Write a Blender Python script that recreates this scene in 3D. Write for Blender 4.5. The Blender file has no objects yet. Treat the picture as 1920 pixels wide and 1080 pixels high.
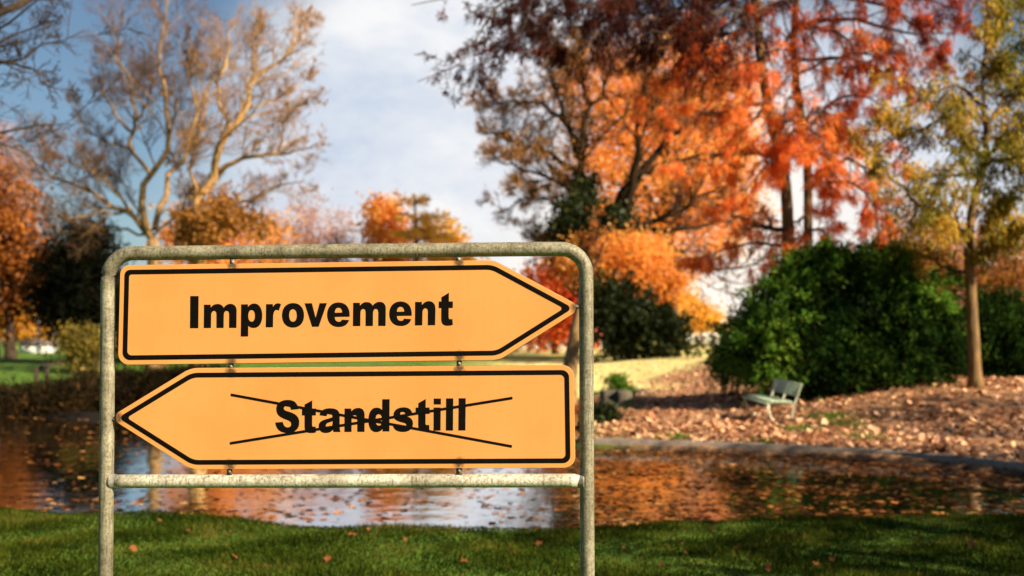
import bpy, math, random
import numpy as np
from mathutils import Vector

sc = bpy.context.scene
COL = sc.collection
rad = math.radians
F = 2059.0          # focal length in photo pixels (1920 wide)
HOR = 640.0         # horizon row in the photo
H = 1.8             # eye height
SUN = np.array((0.70, -0.48, 0.53)); SUN = SUN / np.linalg.norm(SUN)

# ------------------------------------------------------------------ helpers
def W(px, py, Y):
    return np.array(((px - 960) / F * Y, Y, H - (py - HOR) / F * Y))

def S(a, b, t):
    t = np.clip((np.asarray(t, float) - a) / (b - a), 0, 1)
    return t * t * (3 - 2 * t)

def nrm(v):
    return v / np.maximum(np.linalg.norm(v, axis=-1, keepdims=True), 1e-9)

def tag(o, label=None, cat=None, group=None, kind=None):
    if label: o['label'] = label
    if cat: o['category'] = cat
    if group: o['group'] = group
    if kind: o['kind'] = kind
    return o

def thing(name, label, cat, loc, group=None):
    o = bpy.data.objects.new(name, None)
    o.empty_display_size = 0.2
    o.location = Vector([float(c) for c in loc])
    COL.objects.link(o)
    return tag(o, label, cat, group)

class MB:
    """collects vertices and polygons (numpy) of ONE mesh"""
    def __init__(s): s.v = []; s.f = []; s.n = 0
    def add(s, v, *faces):
        v = np.asarray(v, float).reshape(-1, 3)
        for f in faces:
            f = np.asarray(f, np.int64)
            if f.size: s.f.append(f + s.n)
        s.v.append(v); s.n += len(v)
        return s
    def build(s, name, mat, parent=None, smooth=False):
        v = np.concatenate(s.v)
        if parent is not None:
            v = v - np.array(parent_origin(parent))
        me = bpy.data.meshes.new(name)
        me.vertices.add(len(v)); me.vertices.foreach_set('co', v.astype(np.float32).ravel())
        idx = np.concatenate([f.ravel() for f in s.f])
        tot = np.concatenate([np.full(len(f), f.shape[1]) for f in s.f])
        st = np.concatenate(([0], np.cumsum(tot)[:-1]))
        me.loops.add(len(idx)); me.loops.foreach_set('vertex_index', idx.astype(np.int32))
        me.polygons.add(len(tot)); me.polygons.foreach_set('loop_start', st.astype(np.int32))
        me.update(calc_edges=True); me.validate()
        if smooth: me.polygons.foreach_set('use_smooth', np.ones(len(me.polygons), bool))
        if mat: me.materials.append(mat)
        o = bpy.data.objects.new(name, me); COL.objects.link(o)
        if parent is not None: o.parent = parent
        return o

def parent_origin(p):
    t = Vector((0, 0, 0))
    while p is not None:
        t = t + p.location; p = p.parent
    return tuple(t)

def box(mb, c, h, ax=None):
    """box with centre c, half sizes h, optional axes (3x3 rows)"""
    ax = np.eye(3) if ax is None else np.asarray(ax)
    sg = np.array([(-1,-1,-1),(1,-1,-1),(1,1,-1),(-1,1,-1),(-1,-1,1),(1,-1,1),(1,1,1),(-1,1,1)], float)
    v = np.asarray(c) + (sg * np.asarray(h)) @ ax
    mb.add(v, [(0,3,2,1),(4,5,6,7),(0,1,5,4),(1,2,6,5),(2,3,7,6),(3,0,4,7)])

def tubes(mb, P, R, sides, cap=False):
    """P (N,n,3) centre lines, R (N,n) radii"""
    P = np.asarray(P, float); R = np.asarray(R, float)
    if P.ndim == 2: P = P[None]; R = R[None]
    N, n, _ = P.shape
    T = np.empty_like(P)
    T[:, 1:-1] = P[:, 2:] - P[:, :-2]; T[:, 0] = P[:, 1] - P[:, 0]; T[:, -1] = P[:, -1] - P[:, -2]
    T = nrm(T)
    mean = nrm(P[:, -1] - P[:, 0])
    ref = np.where(np.abs(mean[:, 2:3]) > 0.8, np.array([[0.92, 0.39, 0.0]]), np.array([[0.1, 0.05, 1.0]]))
    A = nrm(np.cross(T, ref[:, None, :])); B = np.cross(T, A)
    a = np.arange(sides) / sides * 2 * np.pi
    V = P[:, :, None] + R[:, :, None, None] * (np.cos(a)[None, None, :, None] * A[:, :, None] + np.sin(a)[None, None, :, None] * B[:, :, None])
    i = np.arange(N * n * sides).reshape(N, n, sides)
    j = np.roll(i, -1, axis=2)
    q = np.stack((i[:, :-1], j[:, :-1], j[:, 1:], i[:, 1:]), -1).reshape(-1, 4)
    fs = [q]
    if cap:
        fs.append(i[:, -1].reshape(-1, sides)); fs.append(i[:, 0, ::-1].reshape(-1, sides))
    mb.add(V.reshape(-1, 3), *fs)

def smooth_line(pts, n):
    """Catmull-Rom through pts, resampled to n points"""
    p = np.asarray(pts, float)
    if len(p) == 2:
        t = np.linspace(0, 1, n)[:, None]; return p[0] * (1 - t) + p[1] * t
    q = np.vstack((2 * p[0] - p[1], p, 2 * p[-1] - p[-2]))
    out = []
    for i in range(1, len(q) - 2):
        for t in np.linspace(0, 1, 12, endpoint=False):
            a, b, c, d = q[i-1], q[i], q[i+1], q[i+2]
            out.append(0.5 * (2*b + (c-a)*t + (2*a-5*b+4*c-d)*t*t + (-a+3*b-3*c+d)*t**3))
    out.append(p[-1]); out = np.array(out)
    L = np.concatenate(([0], np.cumsum(np.linalg.norm(np.diff(out, axis=0), axis=1))))
    u = np.linspace(0, L[-1], n)
    return np.stack([np.interp(u, L, out[:, k]) for k in range(3)], 1)

def spawn(P, R, count, length, rng, angle=(35, 65), trop=(0, 0, 0.0), wig=0.25, tmin=0.2, n=5, rfac=0.6, rmin=0.006, tip=0.35, rel=True):
    """child branches: count per parent, length = fraction of the parent's length (rel) or metres"""
    N, m, _ = P.shape
    pl = np.linalg.norm(np.diff(P, axis=1), axis=2).sum(1)
    k = np.full(N, count) if np.isscalar(count) else np.asarray(count)
    idx = np.repeat(np.arange(N), k); M = len(idx)
    t = tmin + (0.98 - tmin) * rng.random(M)
    s = t * (m - 1); i0 = np.minimum(s.astype(int), m - 2); fr = (s - i0)[:, None]
    p0 = P[idx, i0] * (1 - fr) + P[idx, i0 + 1] * fr
    r0 = R[idx, i0] * (1 - fr[:, 0]) + R[idx, i0 + 1] * fr[:, 0]
    tan = nrm(P[idx, i0 + 1] - P[idx, i0])
    rv = nrm(np.cross(tan, rng.normal(size=(M, 3))))
    ang = np.radians(rng.uniform(angle[0], angle[1], M))[:, None]
    d = nrm(np.cos(ang) * tan + np.sin(ang) * rv + np.asarray(trop) * 0.6)
    L = rng.uniform(length[0], length[1], M) * (pl[idx] * (1.1 - 0.6 * t) if rel else 1.0)
    out = np.empty((M, n, 3)); out[:, 0] = p0
    st = (L / (n - 1))[:, None]
    for q in range(1, n):
        d = nrm(d + rng.normal(size=(M, 3)) * wig + np.asarray(trop) * 0.5)
        out[:, q] = out[:, q - 1] + d * st
    rr = np.maximum(r0 * rfac, rmin)[:, None] * np.linspace(1, tip, n)[None]
    return out, np.maximum(rr, rmin * 0.6)

def leaf_cards(mb, C, axis, L, Wd, rng, fold=0.15):
    N = len(C)
    axis = nrm(axis)
    side = nrm(np.cross(axis, rng.normal(size=(N, 3)))); nn = np.cross(axis, side)
    L = np.broadcast_to(L, (N,))[:, None]; Wd = np.broadcast_to(Wd, (N,))[:, None]
    v = np.stack((C, C + axis * L * .45 + side * Wd * .5 + nn * Wd * fold,
                  C + axis * L, C + axis * L * .5 - side * Wd * .5 + nn * Wd * fold), 1)
    mb.add(v.reshape(-1, 3), np.arange(N * 4).reshape(N, 4))

def along(P, k, rng, tmin=0.0):
    """k random points along each poly line, with tangent"""
    N, m, _ = P.shape
    idx = np.repeat(np.arange(N), k); t = tmin + (1 - tmin) * rng.random(len(idx))
    s = t * (m - 1); i0 = np.minimum(s.astype(int), m - 2); fr = (s - i0)[:, None]
    return P[idx, i0] * (1 - fr) + P[idx, i0 + 1] * fr, nrm(P[idx, i0 + 1] - P[idx, i0])

# ------------------------------------------------------------------ materials
def mat_new(name):
    m = bpy.data.materials.new(name); m.use_nodes = True
    nt = m.node_tree; nt.nodes.clear()
    return m, nt
def nd(nt, t, **kw):
    n = nt.nodes.new(t)
    for k, v in kw.items():
        if k in n.inputs: n.inputs[k].default_value = v
        else: setattr(n, k, v)
    return n
def ramp(nt, stops, fac):
    r = nd(nt, 'ShaderNodeValToRGB'); e = r.color_ramp.elements
    while len(e) < len(stops): e.new(0.5)
    for q, (p, c) in zip(e, stops): q.position = p; q.color = (*c, 1)
    nt.links.new(fac, r.inputs[0]); return r
def noise(nt, scale, detail=4, rough=0.55, vec=None):
    n = nd(nt, 'ShaderNodeTexNoise'); n.inputs['Scale'].default_value = scale
    n.inputs['Detail'].default_value = detail; n.inputs['Roughness'].default_value = rough
    if vec is None:
        tc = nd(nt, 'ShaderNodeTexCoord'); vec = tc.outputs['Object']
    nt.links.new(vec, n.inputs['Vector']); return n
def bump(nt, h, strength, dist=0.02):
    b = nd(nt, 'ShaderNodeBump'); b.inputs['Strength'].default_value = strength; b.inputs['Distance'].default_value = dist
    nt.links.new(h, b.inputs['Height']); return b

def surf(name, stops, scale, rough=0.8, bstr=0.4, bdist=0.02, metal=0.0, stretch=None, spec=0.5, scale2=None):
    m, nt = mat_new(name)
    vec = None
    if stretch:
        tc = nd(nt, 'ShaderNodeTexCoord'); mp = nd(nt, 'ShaderNodeMapping'); mp.inputs['Scale'].default_value = stretch
        nt.links.new(tc.outputs['Object'], mp.inputs[0]); vec = mp.outputs[0]
    n = noise(nt, scale, 6, 0.62, vec)
    fac = n.outputs['Fac']
    if scale2:
        n2 = noise(nt, scale2, 4, 0.6, vec)
        mx = nd(nt, 'ShaderNodeMix'); mx.data_type = 'FLOAT'; mx.inputs[0].default_value = 0.5
        nt.links.new(n.outputs['Fac'], mx.inputs[2]); nt.links.new(n2.outputs['Fac'], mx.inputs[3]); fac = mx.outputs[0]
    r = ramp(nt, stops, fac)
    b = nd(nt, 'ShaderNodeBsdfPrincipled'); b.inputs['Roughness'].default_value = rough; b.inputs['Metallic'].default_value = metal
    b.inputs['Specular IOR Level'].default_value = spec
    nt.links.new(r.outputs[0], b.inputs['Base Color'])
    if bstr: nt.links.new(bump(nt, fac, bstr, bdist).outputs[0], b.inputs['Normal'])
    o = nd(nt, 'ShaderNodeOutputMaterial'); nt.links.new(b.outputs[0], o.inputs[0])
    return m

def leafmat(name, stops, trans=0.45, clump=0.35, cscale=0.4, gloss=0.012):
    """leaf cards: colour per leaf (random per island) and slow variation over the crown"""
    m, nt = mat_new(name)
    g = nd(nt, 'ShaderNodeNewGeometry')
    n = noise(nt, cscale, 3, 0.6)
    mx = nd(nt, 'ShaderNodeMix'); mx.data_type = 'FLOAT'; mx.inputs[0].default_value = clump
    st = nd(nt, 'ShaderNodeMapRange'); st.inputs['From Min'].default_value = 0.3; st.inputs['From Max'].default_value = 0.7
    nt.links.new(n.outputs['Fac'], st.inputs[0])
    nt.links.new(g.outputs['Random Per Island'], mx.inputs[2]); nt.links.new(st.outputs[0], mx.inputs[3])
    r = ramp(nt, stops, mx.outputs[0])
    d = nd(nt, 'ShaderNodeBsdfDiffuse'); t = nd(nt, 'ShaderNodeBsdfTranslucent'); gl = nd(nt, 'ShaderNodeBsdfGlossy')
    gl.inputs['Roughness'].default_value = 0.45
    nt.links.new(r.outputs[0], d.inputs[0]); nt.links.new(r.outputs[0], t.inputs[0])
    m1 = nd(nt, 'ShaderNodeMixShader'); m1.inputs[0].default_value = trans
    nt.links.new(d.outputs[0], m1.inputs[1]); nt.links.new(t.outputs[0], m1.inputs[2])
    m2 = nd(nt, 'ShaderNodeMixShader'); m2.inputs[0].default_value = gloss
    nt.links.new(m1.outputs[0], m2.inputs[1]); nt.links.new(gl.outputs[0], m2.inputs[2])
    o = nd(nt, 'ShaderNodeOutputMaterial'); nt.links.new(m2.outputs[0], o.inputs[0])
    return m

M = {}
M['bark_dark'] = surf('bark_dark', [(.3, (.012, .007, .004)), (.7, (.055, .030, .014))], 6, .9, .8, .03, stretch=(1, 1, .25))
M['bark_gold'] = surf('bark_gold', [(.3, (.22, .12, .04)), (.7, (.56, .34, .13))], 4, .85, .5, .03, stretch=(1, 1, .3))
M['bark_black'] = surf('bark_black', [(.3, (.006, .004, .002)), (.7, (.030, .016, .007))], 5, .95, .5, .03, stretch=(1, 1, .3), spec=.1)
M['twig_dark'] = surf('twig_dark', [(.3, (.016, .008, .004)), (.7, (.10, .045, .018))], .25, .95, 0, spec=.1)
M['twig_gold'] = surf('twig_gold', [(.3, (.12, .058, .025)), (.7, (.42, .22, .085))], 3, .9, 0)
M['twig_mid'] = surf('twig_mid', [(.3, (.035, .018, .009)), (.7, (.17, .08, .035))], .25, .9, 0)
M['bark_grey'] = surf('bark_grey', [(.3, (.06, .034, .016)), (.7, (.42, .25, .10))], 4, .9, .6, .03, stretch=(1, 1, .3))
M['bark_brown'] = surf('bark_brown', [(.3, (.028, .016, .008)), (.7, (.11, .062, .028))], 5, .9, .6, .03, stretch=(1, 1, .3))
M['bark_cyp'] = surf('bark_cypress', [(.3, (.045, .03, .014)), (.55, (.13, .085, .035)), (.75, (.26, .17, .07))], 7, .9, .9, .03, stretch=(1, 1, .12))
M['bark_right'] = surf('bark_right', [(.3, (.04, .024, .009)), (.7, (.25, .14, .04))], 9, .85, .8, .02, stretch=(1, 1, .25))
M['fire'] = leafmat('fire_leaves', [(0, (.70, .21, .03)), (.5, (.95, .44, .09)), (1, (.98, .64, .22))], .72, .45, .12, .02)
M['orange'] = leafmat('orange_leaves', [(0, (.50, .12, .015)), (.55, (.88, .32, .05)), (1, (.95, .54, .13))], .7, .4, .2, .02)
M['peach'] = leafmat('peach_leaves', [(0, (.40, .13, .02)), (.5, (.90, .40, .08)), (1, (.96, .64, .20))], .7, .45, .25)
M['rust'+'leaf'] = leafmat('rust_leaves', [(0, (.05, .018, .006)), (.5, (.26, .08, .016)), (.85, (.70, .26, .04)), (1, (.85, .45, .08))], .5, .55, .22)
M['red'] = leafmat('red_leaves', [(0, (.50, .08, .02)), (.6, (.90, .22, .06)), (1, (.95, .42, .12))], .68, .4, .25)
M['gold'] = leafmat('gold_leaves', [(0, (.50, .26, .03)), (.55, (.90, .52, .09)), (1, (.97, .74, .24))], .7, .4, .25)
M['browngold'] = leafmat('brown_gold_leaves', [(0, (.14, .06, .015)), (.6, (.48, .22, .045)), (1, (.72, .38, .09))], .5, .5, .2)
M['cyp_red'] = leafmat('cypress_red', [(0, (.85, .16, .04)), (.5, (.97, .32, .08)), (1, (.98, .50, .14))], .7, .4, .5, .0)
M['cyp_shade'] = leafmat('cypress_painted_shade', [(0, (.016, .006, .006)), (.6, (.055, .014, .011)), (.9, (.22, .045, .018)), (1, (.5, .10, .02))], .5, .5, .5, .0)
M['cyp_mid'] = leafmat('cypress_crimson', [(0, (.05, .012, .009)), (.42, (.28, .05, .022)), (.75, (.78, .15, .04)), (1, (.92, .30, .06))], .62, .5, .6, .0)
M['olive'] = leafmat('olive_gold_leaves', [(0, (.04, .06, .008)), (.42, (.17, .17, .018)), (.72, (.62, .37, .04)), (1, (.92, .56, .08))], .55, .65, .5)
M['laurel'] = leafmat('dark_green_leaves', [(0, (.006, .014, .004)), (.55, (.012, .030, .006)), (.85, (.045, .085, .011)), (1, (.13, .17, .02))], .3, .6, 1.1, .0)
M['laurel_l'] = leafmat('light_green_leaves', [(0, (.02, .06, .010)), (.6, (.10, .22, .025)), (1, (.28, .36, .05))], .55, .4, .8, .0)
M['ivy'] = leafmat('ivy_leaves', [(0, (.006, .010, .004)), (.65, (.022, .032, .010)), (.9, (.09, .085, .018)), (1, (.20, .14, .03))], .25, .5, .3, .01)
M['conifer'] = leafmat('conifer_needles', [(0, (.003, .004, .003)), (.7, (.010, .011, .006)), (1, (.05, .03, .012))], .2, .5, .3, .0)
M['cedar'] = leafmat('cedar_needles', [(0, (.50, .28, .03)), (.5, (.93, .58, .10)), (1, (.97, .74, .22))], .72, .5, .4, .02)
M['pink'] = leafmat('pink_twigs', [(0, (.34, .17, .13)), (.6, (.56, .29, .21)), (1, (.70, .42, .30))], .5, .4, .4)
M['brush'] = leafmat('dry_brush', [(0, (.006, .005, .003)), (.6, (.026, .019, .009)), (.9, (.10, .05, .018)), (1, (.26, .10, .025))], .3, .5, .7, .0)
M['ybush'] = leafmat('yellow_bush', [(0, (.06, .05, .01)), (.6, (.24, .18, .03)), (1, (.5, .27, .04))], .4, .5, .7)
M['litter'] = leafmat('fallen_leaf', [(0, (.022, .009, .005)), (.3, (.15, .06, .028)), (.52, (.56, .26, .13)), (.8, (.86, .52, .32)), (1, (.88, .64, .24))], .15, .25, .5, .02)
M['grassleaf'] = leafmat('grass_leaf', [(0, (.10, .03, .015)), (.6, (.26, .09, .035)), (1, (.48, .24, .12))], .2, .3, .5, .0)
M['float'] = leafmat('floating_leaf', [(0, (.018, .008, .004)), (.45, (.09, .032, .011)), (.75, (.36, .13, .03)), (1, (.80, .46, .17))], .1, .3, .5, .02)
M['grass'] = leafmat('grass_blades', [(0, (.007, .012, .002)), (.45, (.024, .040, .004)), (.74, (.075, .088, .010)), (.9, (.15, .12, .028)), (1, (.20, .085, .03))], .35, .55, 1.3, .0)

# ------------------------------------------------------------------ pond outline and terrain
def Gz(px, py, z=0.0):
    Y = (H - z) * F / (py - HOR)
    return np.array(((px - 960) / F * Y, Y))
WZ = -0.15
near = [Gz(*p) for p in [(2300, 975), (1920, 966), (1600, 969), (1300, 977), (1000, 990), (650, 990), (400, 969), (0, 953), (-500, 945)]]
left = [Gz(-900, 850, WZ), Gz(-700, 790, WZ)]
farl = [Gz(*p, WZ) for p in [(-200, 778), (0, 777), (200, 785), (330, 772), (500, 752), (900, 744), (1120, 738), (1205, 737)]]
prom = [Gz(*p, WZ) for p in [(1195, 746), (1165, 764), (1130, 792), (1105, 815), (1085, 836)]]
kerb_px = [(1085, 840), (1250, 846), (1420, 853), (1600, 862), (1760, 874), (1920, 893), (2120, 925), (2300, 965)]
kerb = [Gz(*p, WZ) for p in kerb_px]
POND = np.array(near + left + farl + prom + kerb)

def sdist(poly, X, Y):
    """signed distance to a closed polygon, negative inside"""
    x = X.ravel(); y = Y.ravel(); d = np.full(x.shape, 1e9); ins = np.zeros(x.shape, bool)
    n = len(poly)
    for i in range(n):
        a = poly[i]; b = poly[(i + 1) % n]; e = b - a
        wx = x - a[0]; wy = y - a[1]
        t = np.clip((wx * e[0] + wy * e[1]) / max(e @ e, 1e-9), 0, 1)
        d = np.minimum(d, np.hypot(wx - t * e[0], wy - t * e[1]))
        c = ((a[1] > y) != (b[1] > y)) & (x < (b[0] - a[0]) * (y - a[1]) / ((b[1] - a[1]) if b[1] != a[1] else 1e-9) + a[0])
        ins ^= c
    return np.where(ins, -d, d).reshape(X.shape)

def base_z(x, y):
    x = np.asarray(x, float); y = np.asarray(y, float)
    z = 0.72 * S(4.0, 11.5, x) * S(19, 30, y)
    z = z + 0.6 * S(45, 100, y) * (1 - 0.8 * S(4, 11.5, x) * S(19, 30, y))
    z = z + 0.02 * np.sin(x * 1.7 + y * .9) * np.sin(y * 1.3 - x * .6) + 0.012 * np.sin(x * 4.1 + 1) * np.sin(y * 3.7)
    return z
def ground_z(x, y):
    x = np.asarray(x, float); y = np.asarray(y, float)
    sd = sdist(POND, x, y)
    return base_z(x, y) - 0.75 * S(0.12, -0.9, sd)

def hit(px, py):
    """where the ray through a photo pixel meets the ground"""
    Y = np.arange(5, 140, 0.05)
    x = (px - 960) / F * Y; z = H - (py - HOR) / F * Y
    g = base_z(x, Y)
    k = np.argmax(z < g)
    return np.array((x[k], Y[k], g[k]))
def on_ground(px, Y):
    x = (px - 960) / F * Y
    return np.array((x, Y, float(base_z(x, Y))))

def build_ground():
    xs = np.unique(np.concatenate((-np.geomspace(16, 900, 34), np.arange(-16, 16.01, .22), np.geomspace(16, 900, 34))))
    ys = np.unique(np.concatenate((-np.geomspace(2, 300, 14), np.arange(-2, 8, .8), np.arange(8, 36, .22), np.arange(36, 110, 1.2), np.geomspace(110, 1500, 24))))
    X, Y = np.meshgrid(xs, ys)
    Z = ground_z(X, Y)
    nx, ny = len(xs), len(ys)
    i = np.arange(nx * ny).reshape(ny, nx)
    q = np.stack((i[:-1, :-1], i[:-1, 1:], i[1:, 1:], i[1:, :-1]), -1).reshape(-1, 4)
    mb = MB().add(np.stack((X, Y, Z), -1), q)
    m, nt = mat_new('ground')
    at = nd(nt, 'ShaderNodeAttribute'); at.attribute_name = 'cover'
    sp = nd(nt, 'ShaderNodeSeparateColor'); nt.links.new(at.outputs['Color'], sp.inputs[0])
    n1 = noise(nt, 1.6, 6, .65); n2 = noise(nt, 9, 5, .7); n3 = noise(nt, .35, 4, .6)
    green = ramp(nt, [(.3, (.03, .065, .006)), (.55, (.075, .15, .012)), (.75, (.17, .22, .025))], n1.outputs['Fac'])
    n4 = noise(nt, .9, 8, .75)
    yel = ramp(nt, [(.3, (.26, .30, .06)), (.45, (.56, .52, .17)), (.58, (.74, .60, .28)), (.72, (.74, .48, .26))], n4.outputs['Fac'])
    lit = ramp(nt, [(.3, (.05, .025, .014)), (.5, (.26, .13, .065)), (.7, (.64, .36, .20))], n2.outputs['Fac'])
    soil = ramp(nt, [(.3, (.003, .0025, .0015)), (.7, (.011, .008, .0045))], n2.outputs['Fac'])
    def mix(a, b, f):
        x = nd(nt, 'ShaderNodeMix'); x.data_type = 'RGBA'
        nt.links.new(f, x.inputs[0]); nt.links.new(a, x.inputs[6]); nt.links.new(b, x.inputs[7]); return x.outputs[2]
    c = mix(green.outputs[0], yel.outputs[0], sp.outputs['Green'])
    c = mix(c, lit.outputs[0], sp.outputs['Red'])
    c = mix(c, soil.outputs[0], sp.outputs['Blue'])
    b = nd(nt, 'ShaderNodeBsdfPrincipled'); b.inputs['Roughness'].default_value = .95; b.inputs['Specular IOR Level'].default_value = .2
    nt.links.new(c, b.inputs['Base Color'])
    nt.links.new(bump(nt, n2.outputs['Fac'], .7, .05).outputs[0], b.inputs['Normal'])
    o = nd(nt, 'ShaderNodeOutputMaterial'); nt.links.new(b.outputs[0], o.inputs[0])
    g = mb.build('ground', m, smooth=True); tag(g, kind='structure')
    a = g.data.color_attributes.new('cover', 'FLOAT_COLOR', 'POINT')
    rg = np.random.default_rng(3)
    sd = sdist(LEAFY, X, Y); sp_ = sdist(POND, X, Y)
    wob = .6 * np.sin(X * .9 + Y * .35) + .5 * np.sin(Y * .7 - X * .4)
    L = S(1.5, -1.5, sd + wob)
    YL = S(-4, 4, X + .02 * Y + wob) * S(34, 42, Y) * (1 - .0 * X)
    bank = S(1.2, .2, sp_) * (Y > 25) * (X < 1.5)
    bank = np.maximum(bank, S(36, 32, Y + wob) * (Y > 25) * (X < 1.0))
    bed = S(.05, -.15, sp_)
    B = np.maximum(bank, bed)
    # a band of green lawn at the far end
    YL = YL * (1 - .7 * S(78, 84, Y) * S(100, 94, Y))
    colr = np.stack((L, YL, B, np.ones_like(L)), -1)
    a.data.foreach_set('color', colr.astype(np.float32).ravel())
    return g

LEAFY = np.array([Gz(1085, 838), Gz(1105, 815), Gz(1130, 790), Gz(1165, 762), Gz(1200, 742), Gz(1230, 715), Gz(1330, 704), Gz(1420, 697),
                  np.array((40., 75.)), np.array((60., 5.)), Gz(2300, 965), Gz(1920, 893), Gz(1600, 862), Gz(1250, 846)])
build_ground()

# water
def build_water():
    m, nt = mat_new('pond_water')
    tc = nd(nt, 'ShaderNodeTexCoord'); mp = nd(nt, 'ShaderNodeMapping'); mp.inputs['Scale'].default_value = (1.0, 1.0, 1)
    nt.links.new(tc.outputs['Object'], mp.inputs[0])
    n1 = noise(nt, 2.2, 3, .5, mp.outputs[0]); n2 = noise(nt, 11, 2, .5, mp.outputs[0])
    ad = nd(nt, 'ShaderNodeMath'); ad.operation = 'MULTIPLY_ADD'; ad.inputs[1].default_value = .25
    nt.links.new(n2.outputs['Fac'], ad.inputs[0]); nt.links.new(n1.outputs['Fac'], ad.inputs[2])
    bp = bump(nt, ad.outputs[0], 0.22, .03)
    df = nd(nt, 'ShaderNodeBsdfDiffuse'); df.inputs[0].default_value = (.012, .010, .006, 1)
    gl = nd(nt, 'ShaderNodeBsdfGlossy'); gl.inputs['Roughness'].default_value = .02; gl.inputs[0].default_value = (.97, .97, .97, 1)
    nt.links.new(bp.outputs[0], gl.inputs['Normal'])
    lw = nd(nt, 'ShaderNodeLayerWeight'); pw = nd(nt, 'ShaderNodeMath'); pw.operation = 'POWER'; pw.inputs[1].default_value = 1.1
    nt.links.new(lw.outputs['Facing'], pw.inputs[0])
    b = nd(nt, 'ShaderNodeMixShader'); nt.links.new(pw.outputs[0], b.inputs[0]); nt.links.new(df.outputs[0], b.inputs[1]); nt.links.new(gl.outputs[0], b.inputs[2])
    o = nd(nt, 'ShaderNodeOutputMaterial'); nt.links.new(b.outputs[0], o.inputs[0])
    x0, y0 = POND.min(0) - 1; x1, y1 = POND.max(0) + 1
    # the sheet follows the outline a little outside the shore, under the banks
    c = POND.mean(0); P = []
    n = len(POND)
    mb = MB(); v = [(p[0], p[1], WZ) for p in POND]
    mb.add(np.array(v), np.arange(n)[None, ::-1])
    w = mb.build('pond_water', m); tag(w, kind='structure')
build_water()

# concrete kerb
M['concrete'] = surf('concrete', [(.3, (.09, .072, .055)), (.6, (.25, .20, .16)), (.8, (.38, .31, .25))], 5, .9, .5, .02, scale2=30)
def build_kerb():
    c = np.array([(p[0], p[1], 0) for p in kerb]); n = 60
    L = smooth_line(c, n)
    t = nrm(np.gradient(L, axis=0)); nn = np.stack((-t[:, 1], t[:, 0], 0 * t[:, 0]), 1)   # points away from the water
    prof = [(-.02, -.55), (-.02, .02), (.0, .035), (.27, .035), (.29, .02), (.29, -.4)]
    V = np.stack([L + nn * a + np.array((0, 0, b)) for a, b in prof], 1)
    V[:, :, 2] += .006 * np.sin(np.arange(n) * 1.3)[:, None]
    i = np.arange(n * 6).reshape(n, 6)
    q = np.stack((i[:-1, :-1], i[1:, :-1], i[1:, 1:], i[:-1, 1:]), -1).reshape(-1, 4)
    k = MB().add(V, q, i[:1, :], i[-1:, ::-1]).build('kerb', M['concrete'])
    tag(k, 'low grey concrete kerb curving along the edge of the pond', 'kerb')
build_kerb()

# ------------------------------------------------------------------ the sign
SD = 3.66; YAW = rad(2.0)
U = np.array((math.cos(YAW), -math.sin(YAW), 0)); NS = np.array((-math.sin(YAW), -math.cos(YAW), 0))   # NS points at the viewer
O0 = np.array(((650 - 960) / F * SD, SD, 0.0))
CAM = np.array((0, 0, H))
def uv(px, py, off=0.0):
    """photo pixel -> coordinates on the plane of the sign shifted off metres to the viewer"""
    d = np.array(((px - 960) / F, 1.0, -(py - HOR) / F))
    p0 = O0 + NS * off
    t = ((p0 - CAM) @ NS) / (d @ NS)
    p = CAM + d * t - p0
    return float(p @ U), float(p[2])
def uv3(u, v, off=0.0): return O0 + U * u + NS * off + np.array((0, 0, v))
def sp3(px, py, off=0.0): return uv3(*uv(px, py, off), off)

M['pipe'] = None
def pipe_mat(name, lo, mid, hi):
    m, nt = mat_new(name)
    n1 = noise(nt, 9, 6, .7); n2 = noise(nt, 120, 4, .7)
    tc = nd(nt, 'ShaderNodeTexCoord'); mp = nd(nt, 'ShaderNodeMapping'); mp.inputs['Scale'].default_value = (1, 1, .07); nt.links.new(tc.outputs['Object'], mp.inputs[0])
    n3 = noise(nt, 130, 5, .7, mp.outputs[0])
    r1 = ramp(nt, [(.30, lo), (.5, mid), (.66, hi)], n1.outputs['Fac'])
    r2 = ramp(nt, [(.36, (.30, .29, .25)), (.56, (1, 1, 1))], n2.outputs['Fac'])
    r3 = ramp(nt, [(.34, (.16, .14, .10)), (.50, (1, 1, 1))], n3.outputs['Fac'])
    mx = nd(nt, 'ShaderNodeMix'); mx.data_type = 'RGBA'; mx.blend_type = 'MULTIPLY'; mx.inputs[0].default_value = .75
    nt.links.new(r1.outputs[0], mx.inputs[6]); nt.links.new(r2.outputs[0], mx.inputs[7])
    m2 = nd(nt, 'ShaderNodeMix'); m2.data_type = 'RGBA'; m2.blend_type = 'MULTIPLY'; m2.inputs[0].default_value = .6
    nt.links.new(mx.outputs[2], m2.inputs[6]); nt.links.new(r3.outputs[0], m2.inputs[7])
    b = nd(nt, 'ShaderNodeBsdfPrincipled'); b.inputs['Roughness'].default_value = .62; b.inputs['Metallic'].default_value = .15
    nt.links.new(m2.outputs[2], b.inputs['Base Color'])
    nt.links.new(bump(nt, n2.outputs['Fac'], .25, .003).outputs[0], b.inputs['Normal'])
    o = nd(nt, 'ShaderNodeOutputMaterial'); nt.links.new(b.outputs[0], o.inputs[0])
    return m
M['pipe'] = pipe_mat('weathered_pipe', (.095, .082, .052), (.215, .19, .125), (.33, .30, .215))
M['rail'] = pipe_mat('weathered_rail', (.22, .19, .13), (.50, .46, .36), (.66, .62, .52))

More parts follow.
